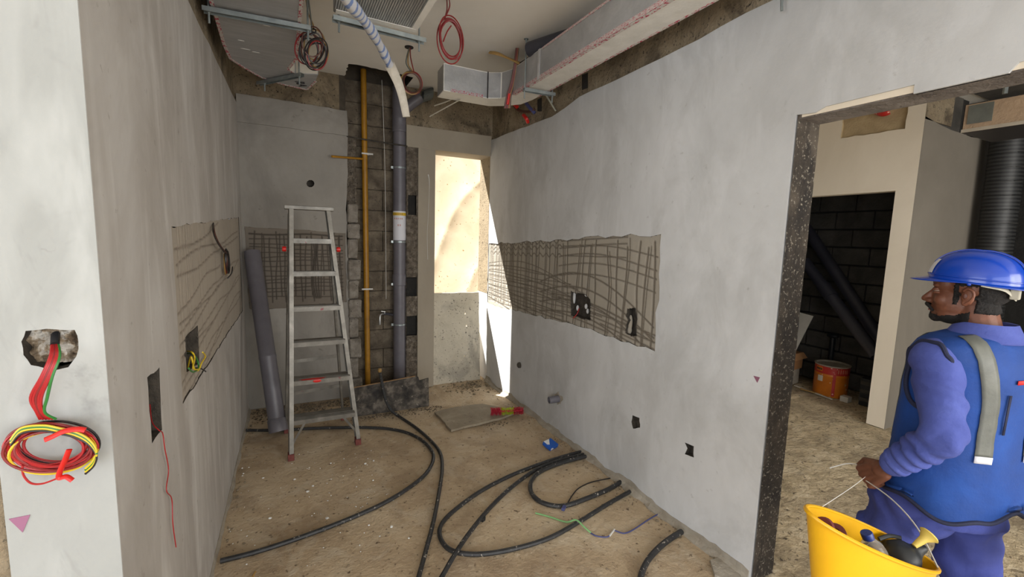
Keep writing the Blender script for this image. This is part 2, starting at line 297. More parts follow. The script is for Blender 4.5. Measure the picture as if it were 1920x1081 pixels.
def jag(poly, step=.05, amp=.006, keep=()):
    "make a polygon ragged; sides listed in keep stay straight"
    out = []
    for i in range(len(poly)):
        a = np.array(poly[i], float); b = np.array(poly[(i+1) % len(poly)], float); L_ = np.linalg.norm(b-a)
        out.append(tuple(a))
        if i in keep: continue
        k = max(int(L_/step), 1); nrm = np.array([-(b-a)[1], (b-a)[0]])/max(L_, 1e-6)
        for j in range(1, k): out.append(tuple(a+(b-a)*j/k+nrm*random.uniform(-amp, amp)))
    return out
def inside(p, poly):
    c = False; j = len(poly)-1
    for i in range(len(poly)):
        (xi, yi), (xj, yj) = poly[i], poly[j]
        if (yi > p[1]) != (yj > p[1]) and p[0] < (xj-xi)*(p[1]-yi)/(yj-yi)+xi: c = not c
        j = i
    return c
def sheet(outer, holes, f, name, mat, parent=None, thick=.018, pocketmat='pocket_dark'):
    "a plaster skin: polygon in (u, v) with holes, f(u, v, depth) -> point; each hole = (poly, depth, floor material or None)"
    vs = []; ed = []
    for poly in [outer]+[h[0] for h in holes]:
        o = len(vs); vs += [Vector(p) for p in poly]; ed += [(o+i, o+(i+1) % len(poly)) for i in range(len(poly))]
    r = geometry.delaunay_2d_cdt(vs, ed, [], 1, 1e-5); V2, F2 = r[0], r[2]
    mb = MB(); fs = []
    for t in F2:
        c = sum((V2[i] for i in t), Vector((0, 0)))/len(t)
        if inside(c, outer) and not any(inside(c, h[0]) for h in holes): fs.append(t)
    mb.add([f(v.x, v.y, 0) for v in V2], fs)
    n = len(outer); mb.add([f(a, b, 0) for a, b in outer]+[f(a, b, thick) for a, b in outer], [(k, (k+1) % n, (k+1) % n+n, k+n) for k in range(n)])
    for poly, dep, floor in holes:
        n = len(poly); q = MB() if False else mb; q.mi = 1
        q.add([f(a, b, 0) for a, b in poly]+[f(a, b, dep) for a, b in poly], [(k, (k+1) % n, (k+1) % n+n, k+n) for k in range(n)])
        if floor: q.add([f(a, b, dep) for a, b in poly], [tuple(t) for t in geometry.tessellate_polygon([[Vector((a, b, 0)) for a, b in poly]])])
        q.mi = 0
    return mb.build(name, [mat, pocketmat], parent, fix=False)
def scorefield(name, mat, parent, u0, u1, v0, v1, f, lines, poly=None, holes=(), step=.006, depth=.005, pocket=.05):
    "a wet coat of render raked with grooves: a fine height grid; lines = (list of (u, v), half width)"
    nu = int((u1-u0)/step)+1; nv = int((v1-v0)/step)+1
    U = np.linspace(u0, u1, nu); Vv = np.linspace(v0, v1, nv); G = np.zeros((nu, nv))
    du = U[1]-U[0]; dv = Vv[1]-Vv[0]
    for pts, w in lines:
        pts = np.array(pts)
        for a, b in zip(pts[:-1], pts[1:]):
            k = max(int(np.linalg.norm(b-a)/step*1.4), 1)
            for t in np.arange(k)/k:
                p = a+(b-a)*t; i = (p[0]-u0)/du; j = (p[1]-v0)/dv; q = int(w/step)+2
                i0, i1, j0, j1 = max(int(i)-q, 0), min(int(i)+q+2, nu), max(int(j)-q, 0), min(int(j)+q+2, nv)
                if i0 >= i1 or j0 >= j1: continue
                dd = np.hypot((U[i0:i1, None]-p[0]), (Vv[None, j0:j1]-p[1])); G[i0:i1, j0:j1] = np.maximum(G[i0:i1, j0:j1], np.clip(1.25-dd/w, 0, 1))
    vs = []; idx = -np.ones((nu, nv), int)
    N2 = rng.rand(nu, nv)
    for i in range(nu):
        for j in range(nv):
            idx[i, j] = i*nv+j; vs.append(f(U[i], Vv[j], .004+depth*G[i, j]+.0006*N2[i, j]))
    fs = []
    for i in range(nu-1):
        for j in range(nv-1):
            c = ((U[i]+U[i+1])/2, (Vv[j]+Vv[j+1])/2)
            if poly and not inside(c, poly): continue
            if any(inside(c, h) for h in holes): continue
            fs.append((i*nv+j, (i+1)*nv+j, (i+1)*nv+j+1, i*nv+j+1))
    me = bpy.data.meshes.new(name); me.from_pydata([tuple(v) for v in vs], [], fs); me.materials.append(MATS[mat])
    at = me.attributes.new('groove_shade', 'FLOAT', 'POINT'); at.data.foreach_set('value', (np.clip(G, 0, 1)*.85).ravel())
    me.shade_smooth(); o = bpy.data.objects.new(name, me); COL.objects.link(o); put(o, parent)
    for h in holes:
        n = len(h); mb = MB(); mb.add([f(a, b, .002) for a, b in h]+[f(a, b, pocket) for a, b in h], [(k, (k+1) % n, (k+1) % n+n, k+n) for k in range(n)])
        mb.add([f(a, b, pocket) for a, b in h], [tuple(t) for t in geometry.tessellate_polygon([[Vector((a, b, 0)) for a, b in h]])])
        mb.build('socket_recess', 'pocket_dark', parent, fix=False)
    return o
def remesh(mb, voxel, it=4, fac=.5):
    o = mb.build('tmp', 'skin'); m = o.modifiers.new('r', 'REMESH'); m.mode = 'VOXEL'; m.voxel_size = voxel; m.use_smooth_shade = True
    if it: s = o.modifiers.new('s', 'SMOOTH'); s.iterations = it; s.factor = fac
    dg = bpy.context.evaluated_depsgraph_get(); dg.update(); me = bpy.data.meshes.new_from_object(o.evaluated_get(dg))
    old = o.data; bpy.data.objects.remove(o); bpy.data.meshes.remove(old); return me
def meshobj(me, name, mat, parent):
    me.materials.clear(); me.materials.append(MATS[mat]); me.shade_smooth(); me.name = name
    o = bpy.data.objects.new(name, me); COL.objects.link(o)
    if parent: put(o, parent)
    return o
def wob(u, s=1., seed=0.): return noise.noise(Vector((u*s, seed, .3)))
# ------------------------------------------------------------------ room numbers
XL, XR, YB, YL, YJ, ZC, ZD, XC, YC = -.397, 2.04, 4.70, 1.33, 1.28, 3.19, 2.26, 4.98, 1.99
fL = lambda u, v, d=0: Vector((XL-d, u, v))
fR = lambda u, v, d=0: Vector((XR+d, u, v))
fB = lambda u, v, d=0: Vector((u, YB+d, v))
fE = lambda u, v, d=0: Vector((u, YL+d, v))
def pl(px, py): p = P(px, py, x=XL); return (p.y, p.z)
def pr(px, py): p = P(px, py, x=XR); return (p.y, p.z)
def pb(px, py): p = P(px, py, y=YB); return (p.x, p.z)
# ------------------------------------------------------------------ floor
def relief(name, x0, x1, y0, y1, step, mat, amp, z=0):
    nx = int((x1-x0)/step)+1; ny = int((y1-y0)/step)+1; mb = MB(); vs = []
    for i in range(nx):
        for j in range(ny):
            x = x0+(x1-x0)*i/(nx-1); y = y0+(y1-y0)*j/(ny-1)
            h = noise.noise(Vector((x*2.3, y*2.3, 0)))*amp+noise.noise(Vector((x*11, y*11, 3)))*amp*.45
            vs.append((x, y, z-amp*.9+h*.9))
    mb.add(vs, [(i*ny+j, (i+1)*ny+j, (i+1)*ny+j+1, i*ny+j+1) for i in range(nx-1) for j in range(ny-1)])
    return mb.build(name, mat, smooth=True, fix=False)
fl = relief('floor', -4.2, 2.12, -4.2, 5.05, .045, 'floor_screed', .004); struct(fl)
flh = relief('floor_hall', 2.12, 8, -4.2, 5.05, .05, 'floor_hall', .007); struct(flh)
b = MB(); b.box((-4.2, -4.2, -.2), (8, 5.05, -.03)); struct(b.build('floor_slab', 'mortar'))
b = MB(); b.box((-6, 5.05, -.3), (8, 12, -.08)); struct(b.build('ground_outside', 'cement_strip'))
# ------------------------------------------------------------------ ceiling
hole = jag([(.50, 4.38), (.57, 4.36), (1.02, 4.40), (1.09, 4.42), (1.09, 4.99), (.50, 4.99)], .04, .008, keep=(3, 4))
ce = sheet([(-4.2, -4.2), (8, -4.2), (8, 5.0), (-4.2, 5.0)], [(hole, .3, True)], lambda u, v, d=0: Vector((u, v, ZC+d)), 'ceiling', 'ceiling_white', thick=.2, pocketmat='ceiling_dark'); struct(ce)
# ------------------------------------------------------------------ left wall
gh1 = [pl(276, 707), pl(299, 688), pl(304, 805), pl(285, 831)]
gh2 = [pl(350, 632), pl(372, 610), pl(375, 680), pl(352, 697)]
LP = [pl(321, 424), (4.50, 1.80), (4.50, .985), pl(343, 757)]
LPj = jag(LP, .07, .006)
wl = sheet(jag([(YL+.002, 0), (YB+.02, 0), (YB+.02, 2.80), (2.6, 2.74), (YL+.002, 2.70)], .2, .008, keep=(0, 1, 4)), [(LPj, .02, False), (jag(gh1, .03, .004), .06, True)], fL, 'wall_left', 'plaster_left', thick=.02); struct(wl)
b = MB(); b.box((-.62, YL+.02, 2.55), (XL-.022, 5.0, ZC)); parts(b, 'concrete_band', 'concrete_brown', wl)
b = MB(); b.box((-.64, YL+.03, 0), (-.54, 5.0, 2.6)); b.build('wall_core', 'mortar', wl)
def hline(u0, u1, v, amp, n=40, seed=0., fr=2., slope=0., arc=0.):
    return [(u0+(u1-u0)*k/n, v+slope*k/n+arc*math.sin(math.pi*k/n)+amp*wob(u0+(u1-u0)*k/n, fr, seed)) for k in range(n+1)]
def vline(u, v0, v1, amp, n=16, seed=0., fr=3., slope=0.):
    return [(u+slope*k/n+amp*wob(v0+(v1-v0)*k/n, fr, seed), v0+(v1-v0)*k/n) for k in range(n+1)]
lines = []
for k, v in enumerate((1.70, 1.66, 1.60, 1.47, 1.43, 1.39, 1.33, 1.29, 1.26, 1.2, 1.16, 1.12, 1.07)):
    a, e = (2.12, 4.40) if k % 3 else (2.1, 3.3)
    lines.append((hline(a, e, v-.10, .045, 60, k*1.7, 1.6, .12), .006))
for k, u in enumerate((2.16, 2.2, 2.27, 2.32, 2.36, 2.44, 2.6, 2.66, 2.8, 3.1, 3.3, 3.36, 3.6, 3.75, 3.9, 4.1, 4.25)):
    lines.append((vline(u, 1.0+.1*(k % 2), 1.72, .02, 12, k*2.3), .004 if k % 3 else .006))
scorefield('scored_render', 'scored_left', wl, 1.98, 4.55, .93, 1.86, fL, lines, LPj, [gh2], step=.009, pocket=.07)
# end face of the left wall
hp = [P(px, py, y=YL) for px, py in ((40, 640), (48, 620), (88, 616), (140, 618), (147, 640), (143, 668), (128, 688), (98, 695), (58, 684), (44, 665))]
he = [(p.x, p.z) for p in hp]
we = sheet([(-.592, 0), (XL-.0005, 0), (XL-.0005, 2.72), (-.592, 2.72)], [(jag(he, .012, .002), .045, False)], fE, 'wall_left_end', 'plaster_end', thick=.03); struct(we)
c0 = sum((Vector((a, 0, c)) for a, c in he), Vector())/len(he)       # broken out floor of the hole: lumpy concrete
b = MB(); nn = 26; gx0, gx1, gz0, gz1 = c0.x-.05, c0.x+.05, c0.z-.04, c0.z+.04; vs = []
for i in range(nn):
    for j in range(nn):
        x = gx0+(gx1-gx0)*i/(nn-1); z = gz0+(gz1-gz0)*j/(nn-1); vs.append((x, YL+.03+.018*noise.noise(Vector((x*55, z*55, 1)))+.008*noise.noise(Vector((x*140, z*140, 4))), z))
b.add(vs, [(i*nn+j, (i+1)*nn+j, (i+1)*nn+j+1, i*nn+j+1) for i in range(nn-1) for j in range(nn-1)])
mottled('broken_plaster', [(.36, C(96, 80, 62)), (.5, C(150, 134, 112)), (.6, C(206, 200, 190))], s=34, bump=1, bs=120, bd=.006)
b.build('broken_concrete', 'broken_plaster', we, smooth=True, fix=False)
b = MB(); b.box((-.75, YL+.012, 0), (-.592, 1.6, ZC)); b.build('bare_edge', 'concrete_brown', we)
b = MB(); b.box((-.60, YL+.012, 2.7), (XL-.01, YL+.2, ZC)); b.build('concrete_band', 'concrete_brown', we)
def flat_mark(name, pts, mat, parent, label, nrm, t=.0015):
    pts = [Vector(p) for p in pts]; nv = Vector(nrm); n = len(pts); b = MB()
    b.add([p+nv*t for p in pts]+[p-nv*t for p in pts], [tuple(range(n)), tuple(range(n, 2*n))[::-1]]+[(k, (k+1) % n, (k+1) % n+n, k+n) for k in range(n)])
    return lab(b.build(name, mat, parent), label)
flat_mark('painted_triangle', [P(17, 972, y=YL), P(57, 964, y=YL), P(43, 997, y=YL)], 'violet_mark', we, 'faded purple triangle', (0, -1, 0))
# ------------------------------------------------------------------ right wall with its doorway
rh = [jag([pr(1070, 545), pr(1080, 551), pr(1084, 549), pr(1098, 553), pr(1106, 562), pr(1106, 601), pr(1088, 596), pr(1070, 591)], .02, .003),
      jag([pr(1176, 578), pr(1190, 577), pr(1194, 598), pr(1191, 612), pr(1192, 629), pr(1183, 630), pr(1172, 624), pr(1173, 610), pr(1177, 600), pr(1173, 592)], .02, .002)]
RPt = [(4.70, 1.62), (4.2, 1.64), (3.6, 1.67), (3.0, 1.70), (2.5, 1.73), (2.045, 1.745), (2.03, 1.01), (2.35, 1.0), (2.7, 1.02), (2.95, 1.01), (3.3, .99), (3.8, .96), (4.3, .93), (4.70, .935)]
RP = jag(RPt, .08, .014)
s1 = jag([pr(1186, 778), pr(1199, 783), pr(1200, 801), pr(1187, 803), pr(1184, 790)], .02, .004)
s2 = jag([pr(1284, 829), pr(1301, 836), pr(1301, 857), pr(1284, 851), pr(1289, 840)], .02, .004)
nub = [pr(1087, 140), pr(1098, 136), pr(1098, 166), pr(1087, 170)]
outR = [(5.0, 0), (YJ, 0), (YJ, ZD+.02), (1.20, ZD+.012), (1.16, ZD+.028), (.86, ZD+.032), (.86, ZD), (.62, ZD), (.60, ZD+.026), (-1.2, ZD+.03), (-1.2, 2.86), (1.44, 2.832), (2.14, 2.804), (3.0, 2.80), (3.4, 2.74), (4.0, 2.76), (4.70, 2.775), (5.0, 2.775)]
wr = sheet(jag(outR, .14, .006, keep=(0, 1, 16, 17)), [(RP, .02, False), (s1, .04, True), (s2, .04, True)], fR, 'wall_right', 'plaster_right', thick=.02); struct(wr)
b = MB(); b.box((XR+.022, YJ-.0, 2.55), (2.21, 5.0, ZC)); b.box((XR+.022, -1.2, 2.60), (2.21, YJ, ZC)); parts(b, 'concrete_band', 'concrete_brown', wr)
b = MB(); b.box((XR+.010, -1.2, ZD), (2.21, YJ, 2.62)); b.build('lintel_beam', 'lintel_concrete', wr)
b = MB(); b.box((XR+.007, -1.2, ZD+.006), (XR+.012, YJ-.02, ZD+.12)); lab(b.build('scratch_coat', 'plaster_lit_room', wr), 'bare beige coat at the edge of the lintel')
# jamb: rough strip facing the camera
b = MB(); nx, nz = 10, 130; vs = []
for i in range(nx):
    for j in range(nz):
        x = XR+.002+.168*i/(nx-1); z = (ZD+.02)*j/(nz-1); e = 1 if 0 < i < nx-1 else .3
        vs.append((x, YJ-.007+e*(.006*noise.noise(Vector((x*30, z*30, 2)))+.006*noise.noise(Vector((x*8, z*5, 7)))), z))
b.add(vs, [(i*nz+j, (i+1)*nz+j, (i+1)*nz+j+1, i*nz+j+1) for i in range(nx-1) for j in range(nz-1)])
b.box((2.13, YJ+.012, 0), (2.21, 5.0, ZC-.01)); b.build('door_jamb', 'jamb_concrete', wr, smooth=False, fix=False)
lines = []
dens = [4.66-.0001]
u = 4.64; k = 0
while u > 2.08:
    st = .035+.085*(4.64-u)/2.5
    lines.append((vline(u, .96+.03*(k % 3), 1.70-.04*(k % 2), .02+.03*(4.64-u)/2.5, 22, k*3.1, 2.2, .03*math.sin(k)), .0070+.0038*(4.64-u)/2.5))
    if k % 2: lines.append((vline(u-.022, .97, 1.62+.05*(k % 3), .02+.03*(4.64-u)/2.5, 22, k*3.1+.1, 2.2, .03*math.sin(k)), .0065))
    u -= st*random.uniform(.6, 1.4); k += 1
for k in range(9): lines.append((hline(4.68, 2.9-.08*k, 1.40-.05*k, .02, 70, k*.9, 1.4, -.10+.03*math.sin(k*2), .10-.02*k), .005+.001*(k % 3)))
for k in range(10): lines.append((hline(4.68, 3.1-.1*(k % 4), 1.36-.042*k, .03, 60, 9+k*1.9, 1.8, .02), .005))
for k in range(4): lines.append((hline(3.5, 2.06, 1.30-.09*k, .015, 50, k*.4, 1., -.15, .20-.02*k), .008)); 
for k in range(3): lines.append(([(4.65-2.4*t/120, 1.60-.045*k+.13*t/120*(1 if k < 2 else .6)+(.016*math.sin(t*1.15) if t < 75 else 0)) for t in range(116)], .006))
for k in range(4): lines.append((hline(3.0-.2*k, 2.04, 1.17-.045*k, .01, 30, k*.7, 1.4, -.06, .0), .007))
for k in range(4): lines.append((hline(3.2, 2.06, 1.62-.075*k, .02, 40, 20+k*1.3, 1.5, -.02, .05), .006))
lines.append((hline(3.3, 2.05, 1.22, .01, 40, 4., 1.2, -.13, .05), .009)); lines.append((hline(3.3, 2.05, 1.19, .01, 40, 4., 1.2, -.13, .05), .007))
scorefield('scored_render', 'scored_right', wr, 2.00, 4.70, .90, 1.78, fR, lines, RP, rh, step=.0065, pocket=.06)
flat_mark('painted_triangle', [P(1413, 704, x=XR), P(1425, 707, x=XR), P(1420, 717, x=XR)], 'purple_mark', wr, 'small purple triangle', (-1, 0, 0))
b = MB()                                                             # bits inside the big socket hole
for px, py, w_, h_ in ((1077, 556, 5, 22), (1083, 577, 5, 9), (1099, 574, 6, 8), (1102, 583, 4, 8), (1074, 585, 6, 9), (1099, 551, 7, 8)):
    c = P(px, py, x=XR+.03); b.ell(c, (.012, .0022*w_, .0026*h_))
parts(b, 'plaster_lump', 'plaster_right', wr, smooth=True)
b = MB(); b.ell(P(1182, 606, x=XR+.035), (.012, .018, .06)); b.ell(P(1180, 618, x=XR+.035), (.014, .024, .03)); b.build('plaster_lump', 'scored_right', wr, smooth=True)
# cement slurry strip along the foot of the right and left wall
def foot(name, x, sgn, y0, y1, hmax, w, parent):
    b = MB(); n = int((y1-y0)/.04); rings = []
    for k in range(n+1):
        y = y0+(y1-y0)*k/n; h = hmax*(.65+.6*wob(y, 4, 1.)+.2*wob(y, 17, 2.)); ww = w*(.8+.9*wob(y, 5, 5.)+.3*wob(y, 19, 3.))
        rings.append([(x+sgn*.02, y, -.02), (x+sgn*.02, y, max(h, .012)), (x-sgn*.004, y, max(h, .01)), (x-sgn*.007, y, max(h*.5, .008)), (x-sgn*max(ww, .01), y, .003), (x-sgn*max(ww, .01)*1.2, y, -.02)])
    b.loft(rings); return lab(b.build(name, 'cement_strip', parent, smooth=False), 'rough grey cement along the foot of the wall')
foot('cement_fillet', XR, 1, YJ+.01, 4.69, .075, .035, wr); foot('cement_fillet', XL, -1, YL+.01, 4.69, .03, .02, wl)
mottled('reveal_render', [(.3, C(122, 108, 84)), (.6, C(142, 127, 101))], s=5, bump=.6, bs=60, spots=(C(84, 70, 50), 34, .6, .64))
b = MB(); b.box((XR-.002, 4.712, 1.04), (XR+.002, 5.0, 2.594)); lab(b.build('opening_reveal', 'reveal_render', wr), 'speckled raw render on the reveal of the opening')
# ------------------------------------------------------------------ back wall
hole1 = [pb(582+7.5*math.cos(a), 344+7*math.sin(a)) for a in [k*math.pi/5 for k in range(10)]]
BP = jag([pb(458, 424), pb(560, 430), pb(648, 437), (.49, 1.0), (-.31, .95), (-.36, .97)], .08, .006)
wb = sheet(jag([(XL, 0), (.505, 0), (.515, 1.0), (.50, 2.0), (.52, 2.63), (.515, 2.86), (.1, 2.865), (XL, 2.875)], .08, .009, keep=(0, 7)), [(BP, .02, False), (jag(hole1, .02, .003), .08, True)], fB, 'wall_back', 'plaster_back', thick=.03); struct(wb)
b = MB(); b.prism(jag([(XL, 2.636), (.52, 2.628), (.515, 2.86), (.2, 2.868), (XL, 2.875)], .07, .005, keep=(4,)), lambda u, v: fB(u, v, -.014), lambda u, v: fB(u, v, .01)); lab(b.build('upper_coat', 'plaster_back', wb), 'upper plaster coat standing slightly proud')
lines = []
for k in range(19): lines.append((vline(-.30+.042*k+.01*math.sin(k*3), 1.02+.03*(k % 3), 1.69-.02*(k % 4), .02, 16, k*1.3, 3., .02*math.sin(k*2)), .0065))
for k in range(15): lines.append((hline(-.34, .46, 1.66-.042*k, .02, 26, k*2.1, 3., .01*math.cos(k)), .0055 if k else .009))
for k in range(4): lines.append((vline(.18+.02*k, 1.05, 1.6, .05, 18, 30+k*.2, 3.), .009))
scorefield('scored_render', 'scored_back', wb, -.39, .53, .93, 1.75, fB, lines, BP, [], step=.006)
b = MB(); b.box((-.42, YB+.022, 2.80), (.50, 5.0, ZC)); b.box((1.09, YB+.012, 2.80), (2.06, 5.0, ZC)); parts(b, 'concrete_band', 'concrete_brown', wb)
b = MB(); b.box((1.09, YB-.002, 2.595), (2.045, 5.0, 2.815)); lab(b.build('lintel_beam', 'plaster_cream', wb, bevel=.004), 'cream plastered beam over the opening')
b = MB(); b.box((1.215, YB, 0), (1.40, 5.0, 2.6)); lab(b.build('plastered_pier', 'plaster_cream', wb, bevel=.004), 'plastered pier beside the opening')
b = MB(); b.box((-.42, YB+.09, 0), (.50, 5.0, 3.1)); b.box((.45, 4.90, -.01), (1.25, 5.02, 3.5)); b.box((.45, 4.72, 2.2), (.505, 4.9, ZC)); b.box((1.13, 4.76, 0), (1.22, 4.95, ZC)); parts(b, 'wall_core', 'mortar', wb)
# white dribble of plaster down the pier
b = MB(); b.tube([P(803, 327, y=YB-.004), P(805, 345, y=YB-.004), P(803, 400, y=YB-.004), P(801, 440, y=YB-.004), P(802, 486, y=YB-.004)], lambda t: .008-.006*min(t*3, 1), 6, flat=.5); lab(b.build('plaster_dribble', 'white_paint', wb), 'white dribble of plaster')
# blocks in the chase
bx = None
def block(parent, x0, x1, y0, y1, z0, z1, mat, amp=.004, lbl=None, name='block', ch=.006):
    b = MB(); n = (3, 2, 3); M_ = random.random()*50
    b.box((x0, y0, z0), (x1, y1, z1)); me = bpy.data.meshes.new(name); bm = bmesh.new()
    vs = [bm.verts.new(v) for v in b.v]; [bm.faces.new([vs[i] for i in f]) for f in b.f]
    bmesh.ops.bevel(bm, geom=bm.edges[:], offset=ch, segments=1, affect='EDGES')
    if amp > .006: bmesh.ops.subdivide_edges(bm, edges=bm.edges[:], cuts=2, use_grid_fill=True)
    for v in bm.verts: v.co += Vector((noise.noise(v.co*22+Vector((M_, 0, 0))), noise.noise(v.co*22+Vector((0, M_, 0))), noise.noise(v.co*22+Vector((0, 0, M_)))))*amp
    bmesh.ops.recalc_face_normals(bm, faces=bm.faces); bm.to_mesh(me); bm.free(); me.materials.append(MATS[mat])
    o = bpy.data.objects.new(name, me); COL.objects.link(o); o.parent = parent
    if lbl: o['label'] = lbl
    return o
for r in range(15):
    z0 = .02+.213*r; off = .2 if r % 2 else 0; x = .30+off*.9
    while x < 1.13:
        a, e = max(x, .505), min(x+.396, 1.128)
        if e-a > .05: block(wb, a, e, 4.86+random.uniform(-.004, .004), 4.93, z0, z0+.209, 'block_grey', .003)
        x += .40
zz = .0; k = 0
for h in (.20, .215, .21, .205, .20, .19, .215, .20, .155, .19):
    wide = k % 2 == 0
    block(wb, .505, (.625 if wide else .598)+random.uniform(-.008, .008), 4.665+random.uniform(-.01, .006)+(0 if wide else .012), 4.84, zz+.006, zz+h-(.006 if wide else .0), 'block_tooth', .009, 'broken block end', ch=.012); zz += h; k += 1
def roughstrip(x0, x1, z0, z1, y, holes, amp, name, mat, parent, step=.012):
    nx = max(int((x1-x0)/step), 2)+1; nz = int((z1-z0)/step)+1; b = MB(); vs = []
    for i in range(nx):
        for j in range(nz):
            x = x0+(x1-x0)*i/(nx-1); z = z0+(z1-z0)*j/(nz-1); xx = x+(.012*noise.noise(Vector((0, z*14, 5))) if i in (0, nx-1) else 0)
            vs.append((xx, y+amp*noise.noise(Vector((x*40, z*26, 1)))+amp*.8*noise.noise(Vector((x*90, z*70, 5)))+(.05 if i in (0,) else 0), z))
    fs = [(i*nz+j, (i+1)*nz+j, (i+1)*nz+j+1, i*nz+j+1) for i in range(nx-1) for j in range(nz-1) if not any(h[0] < x0+(x1-x0)*(i+.5)/(nx-1) < h[1] and h[2] < z0+(z1-z0)*(j+.5)/(nz-1) < h[3] for h in holes)]
    b.add(vs, fs); o = b.build(name, mat, parent, fix=False)
    for h in holes:
        b = MB(); x_0, x_1, z_0, z_1 = h; c = [(x_0, z_0), (x_1, z_0), (x_1, z_1), (x_0, z_1)]
        b.add([(p, y-.0, q) for p, q in c]+[(p, y+.035, q) for p, q in c], [(k, (k+1) % 4, (k+1) % 4+4, k+4) for k in range(4)]+[(4, 5, 6, 7)]); b.build('fixing_recess', 'dark_mortar_and_shade', parent, fix=False)
    return o
rhol = [(1.105, 1.195, 1.90, 2.105), (1.095, 1.222, 1.03, 1.235), (1.098, 1.21, .605, .815)]
roughstrip(1.085, 1.225, 0, 2.60, YB+.012, rhol, .014, 'rough_strip', 'rough_concrete', wb)
roughstrip(.495, .60, 1.97, 2.64, YB+.035, [], .02, 'rough_strip', 'rough_concrete', wb)
b = MB(); b.tube([(.51, 4.70, 2.625), (.8, 4.71, 2.612), (1.1, 4.70, 2.60)], .007, 6); lab(b.build('steel_bar', 'pocket_dark', wb, smooth=True), 'thin bar across the chase')
b = MB(); b.tube([P(716, 150, y=4.80), P(722, 330, y=4.80), P(724, 560, y=4.80)], .003, 5); lab(b.build('string_line', 'rope_white', wb), 'thin string line')
# flat dark plates painted as the shade of pocket holes in the brown band of the right wall
for q in ([pr(1087, 140), pr(1098, 135), pr(1098, 164), pr(1087, 168)], [pr(1004, 186), pr(1012, 182), pr(1012, 208), pr(1004, 208)]):
    b = MB(); b.add([fR(a, c, .02) for a, c in q]+[fR(a, c, .0215) for a, c in q], [(0, 1, 2, 3), (4, 5, 6, 7), (0, 1, 5, 4), (1, 2, 6, 5), (2, 3, 7, 6), (3, 0, 4, 7)]); lab(b.build('slot_shade_plate', 'dark_mortar_and_shade', wr), 'dark plate painted as the shade of a slot in the bare concrete')
# ------------------------------------------------------------------ hall beyond the doorway
fX = lambda u, v, d=0: Vector((XC+d, u, v))
def px_(x, *a): p = P(*a, x=x); return (p.y, p.z)
pan = [px_(XC, 1576, 259), px_(XC, 1697, 241), (px_(XC, 1697, 241)[0], 3.06), (px_(XC, 1576, 259)[0], 3.06)]
opn_r = 2.14; opz = 2.225
mottled('sand_render', [(.3, C(158, 138, 104)), (.7, C(190, 170, 134))], s=6, bump=.5)
wh = sheet([(YC+.003, 0), (opn_r, 0), (opn_r, opz), (2.98, opz), (2.98, 0), (5.0, 0), (5.0, ZC), (YC+.003, ZC)], [(jag(pan, .06, .006), .02, True)], fX, 'wall_hall', 'plaster_lit_room', thick=.12, pocketmat='sand_render'); struct(wh)
b = MB(); b.box((XC+.001, YC, 2.83), (XC+.5, YC+.012, ZC)); b.build('bare_strip', 'concrete_brown', wh)
b = MB(); b.tube([P(1640, 206, x=XC-.02), P(1655, 212, x=XC-.03), P(1668, 208, x=XC-.02)], .03, 8); lab(b.build('red_sleeve', 'can_red', wh, smooth=True), 'red sleeve in the recessed panel')
b = MB(); b.prism(jag([(XC+.001, 0), (6.62, 0), (6.5, 1.7), (6.34, 2.79), (5.5, 2.80), (XC+.001, 2.85)], .2, .01, keep=(0, 5)), lambda u, v: Vector((u, YC, v)), lambda u, v: Vector((u, YC+.12, v)))
wg = struct(b.build('wall_hall_shaded', 'plaster_shaded'))
b = MB(); b.box((6.0, 2.12, 0), (6.15, 5.0, ZC)); b.box((XC+.12, 4.9, 0), (6.1, 5.0, ZC)); wd = parts(b, 'wall_store', 'dark_mortar_and_shade'); [struct(q) for q in wd]; wd = wd[0]
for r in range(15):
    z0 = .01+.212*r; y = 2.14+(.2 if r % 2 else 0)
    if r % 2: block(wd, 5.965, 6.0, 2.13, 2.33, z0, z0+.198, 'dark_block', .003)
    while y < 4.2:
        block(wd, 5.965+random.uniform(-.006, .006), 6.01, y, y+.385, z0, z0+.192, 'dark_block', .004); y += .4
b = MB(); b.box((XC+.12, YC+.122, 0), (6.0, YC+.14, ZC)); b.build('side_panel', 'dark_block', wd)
b = MB(); b.box((6.16, 4.9, 0), (7.9, 5.0, ZC)); b.box((7.9, -4, 0), (8, 5.0, ZC)); [struct(q) for q in parts(b, 'wall_hall_far', 'dark_mortar_and_shade')]  # far walls coloured near-black to stand for the unlit depth
b = MB(); b.box((3.7, -4.0, ZC-.02), (7.9, YC-.01, ZC-.002)); struct(b.build('void_shade_plate', 'dark_block'))  # dark plate added under the ceiling to stand for an unlit void
b = MB(); b.box((2.212, 4.9, 0), (XC-.002, 5.0, ZC)); struct(b.build('wall_hall_back', 'plaster_lit_room'))
# ------------------------------------------------------------------ opening at the back: board, tarpaulin
tp = MB(); nx, nz = 150, 130; vs = []
for i in range(nx):
    for j in range(nz):
        x = .4+4.2*i/(nx-1); z = -.08+3.16*j/(nz-1); s = (x*.8-z*.55)
        fo = abs(math.sin(s*4.2+.5*math.sin(x*2.2+z*1.3))); vs.append((x, 6.35+.11*(1-fo)**2*(.4+.6*abs(wob(x+z, 1.3, 3.)*2))+.05*noise.noise(Vector((x*1.3, z*1.3, 0)))+.012*math.sin(z*5+x*4), z))
tp.add(vs, [(i*nz+j, (i+1)*nz+j, (i+1)*nz+j+1, i*nz+j+1) for i in range(nx-1) for j in range(nz-1)])
tag(tp.build('tarpaulin', 'tarp_cloth', smooth=True, fix=False), 'sunlit cream tarpaulin hanging outside the opening at the back', 'tarpaulin')
t = thing('fibre_board', 'tall grey fibre cement board closing the lower half of the back opening', 'board', (1.66, 4.80, 0))
b = MB(); o_ = [(1.395, 0.0), (1.985, 0.0), (1.97, 1.045), (1.40, 1.045)]; 
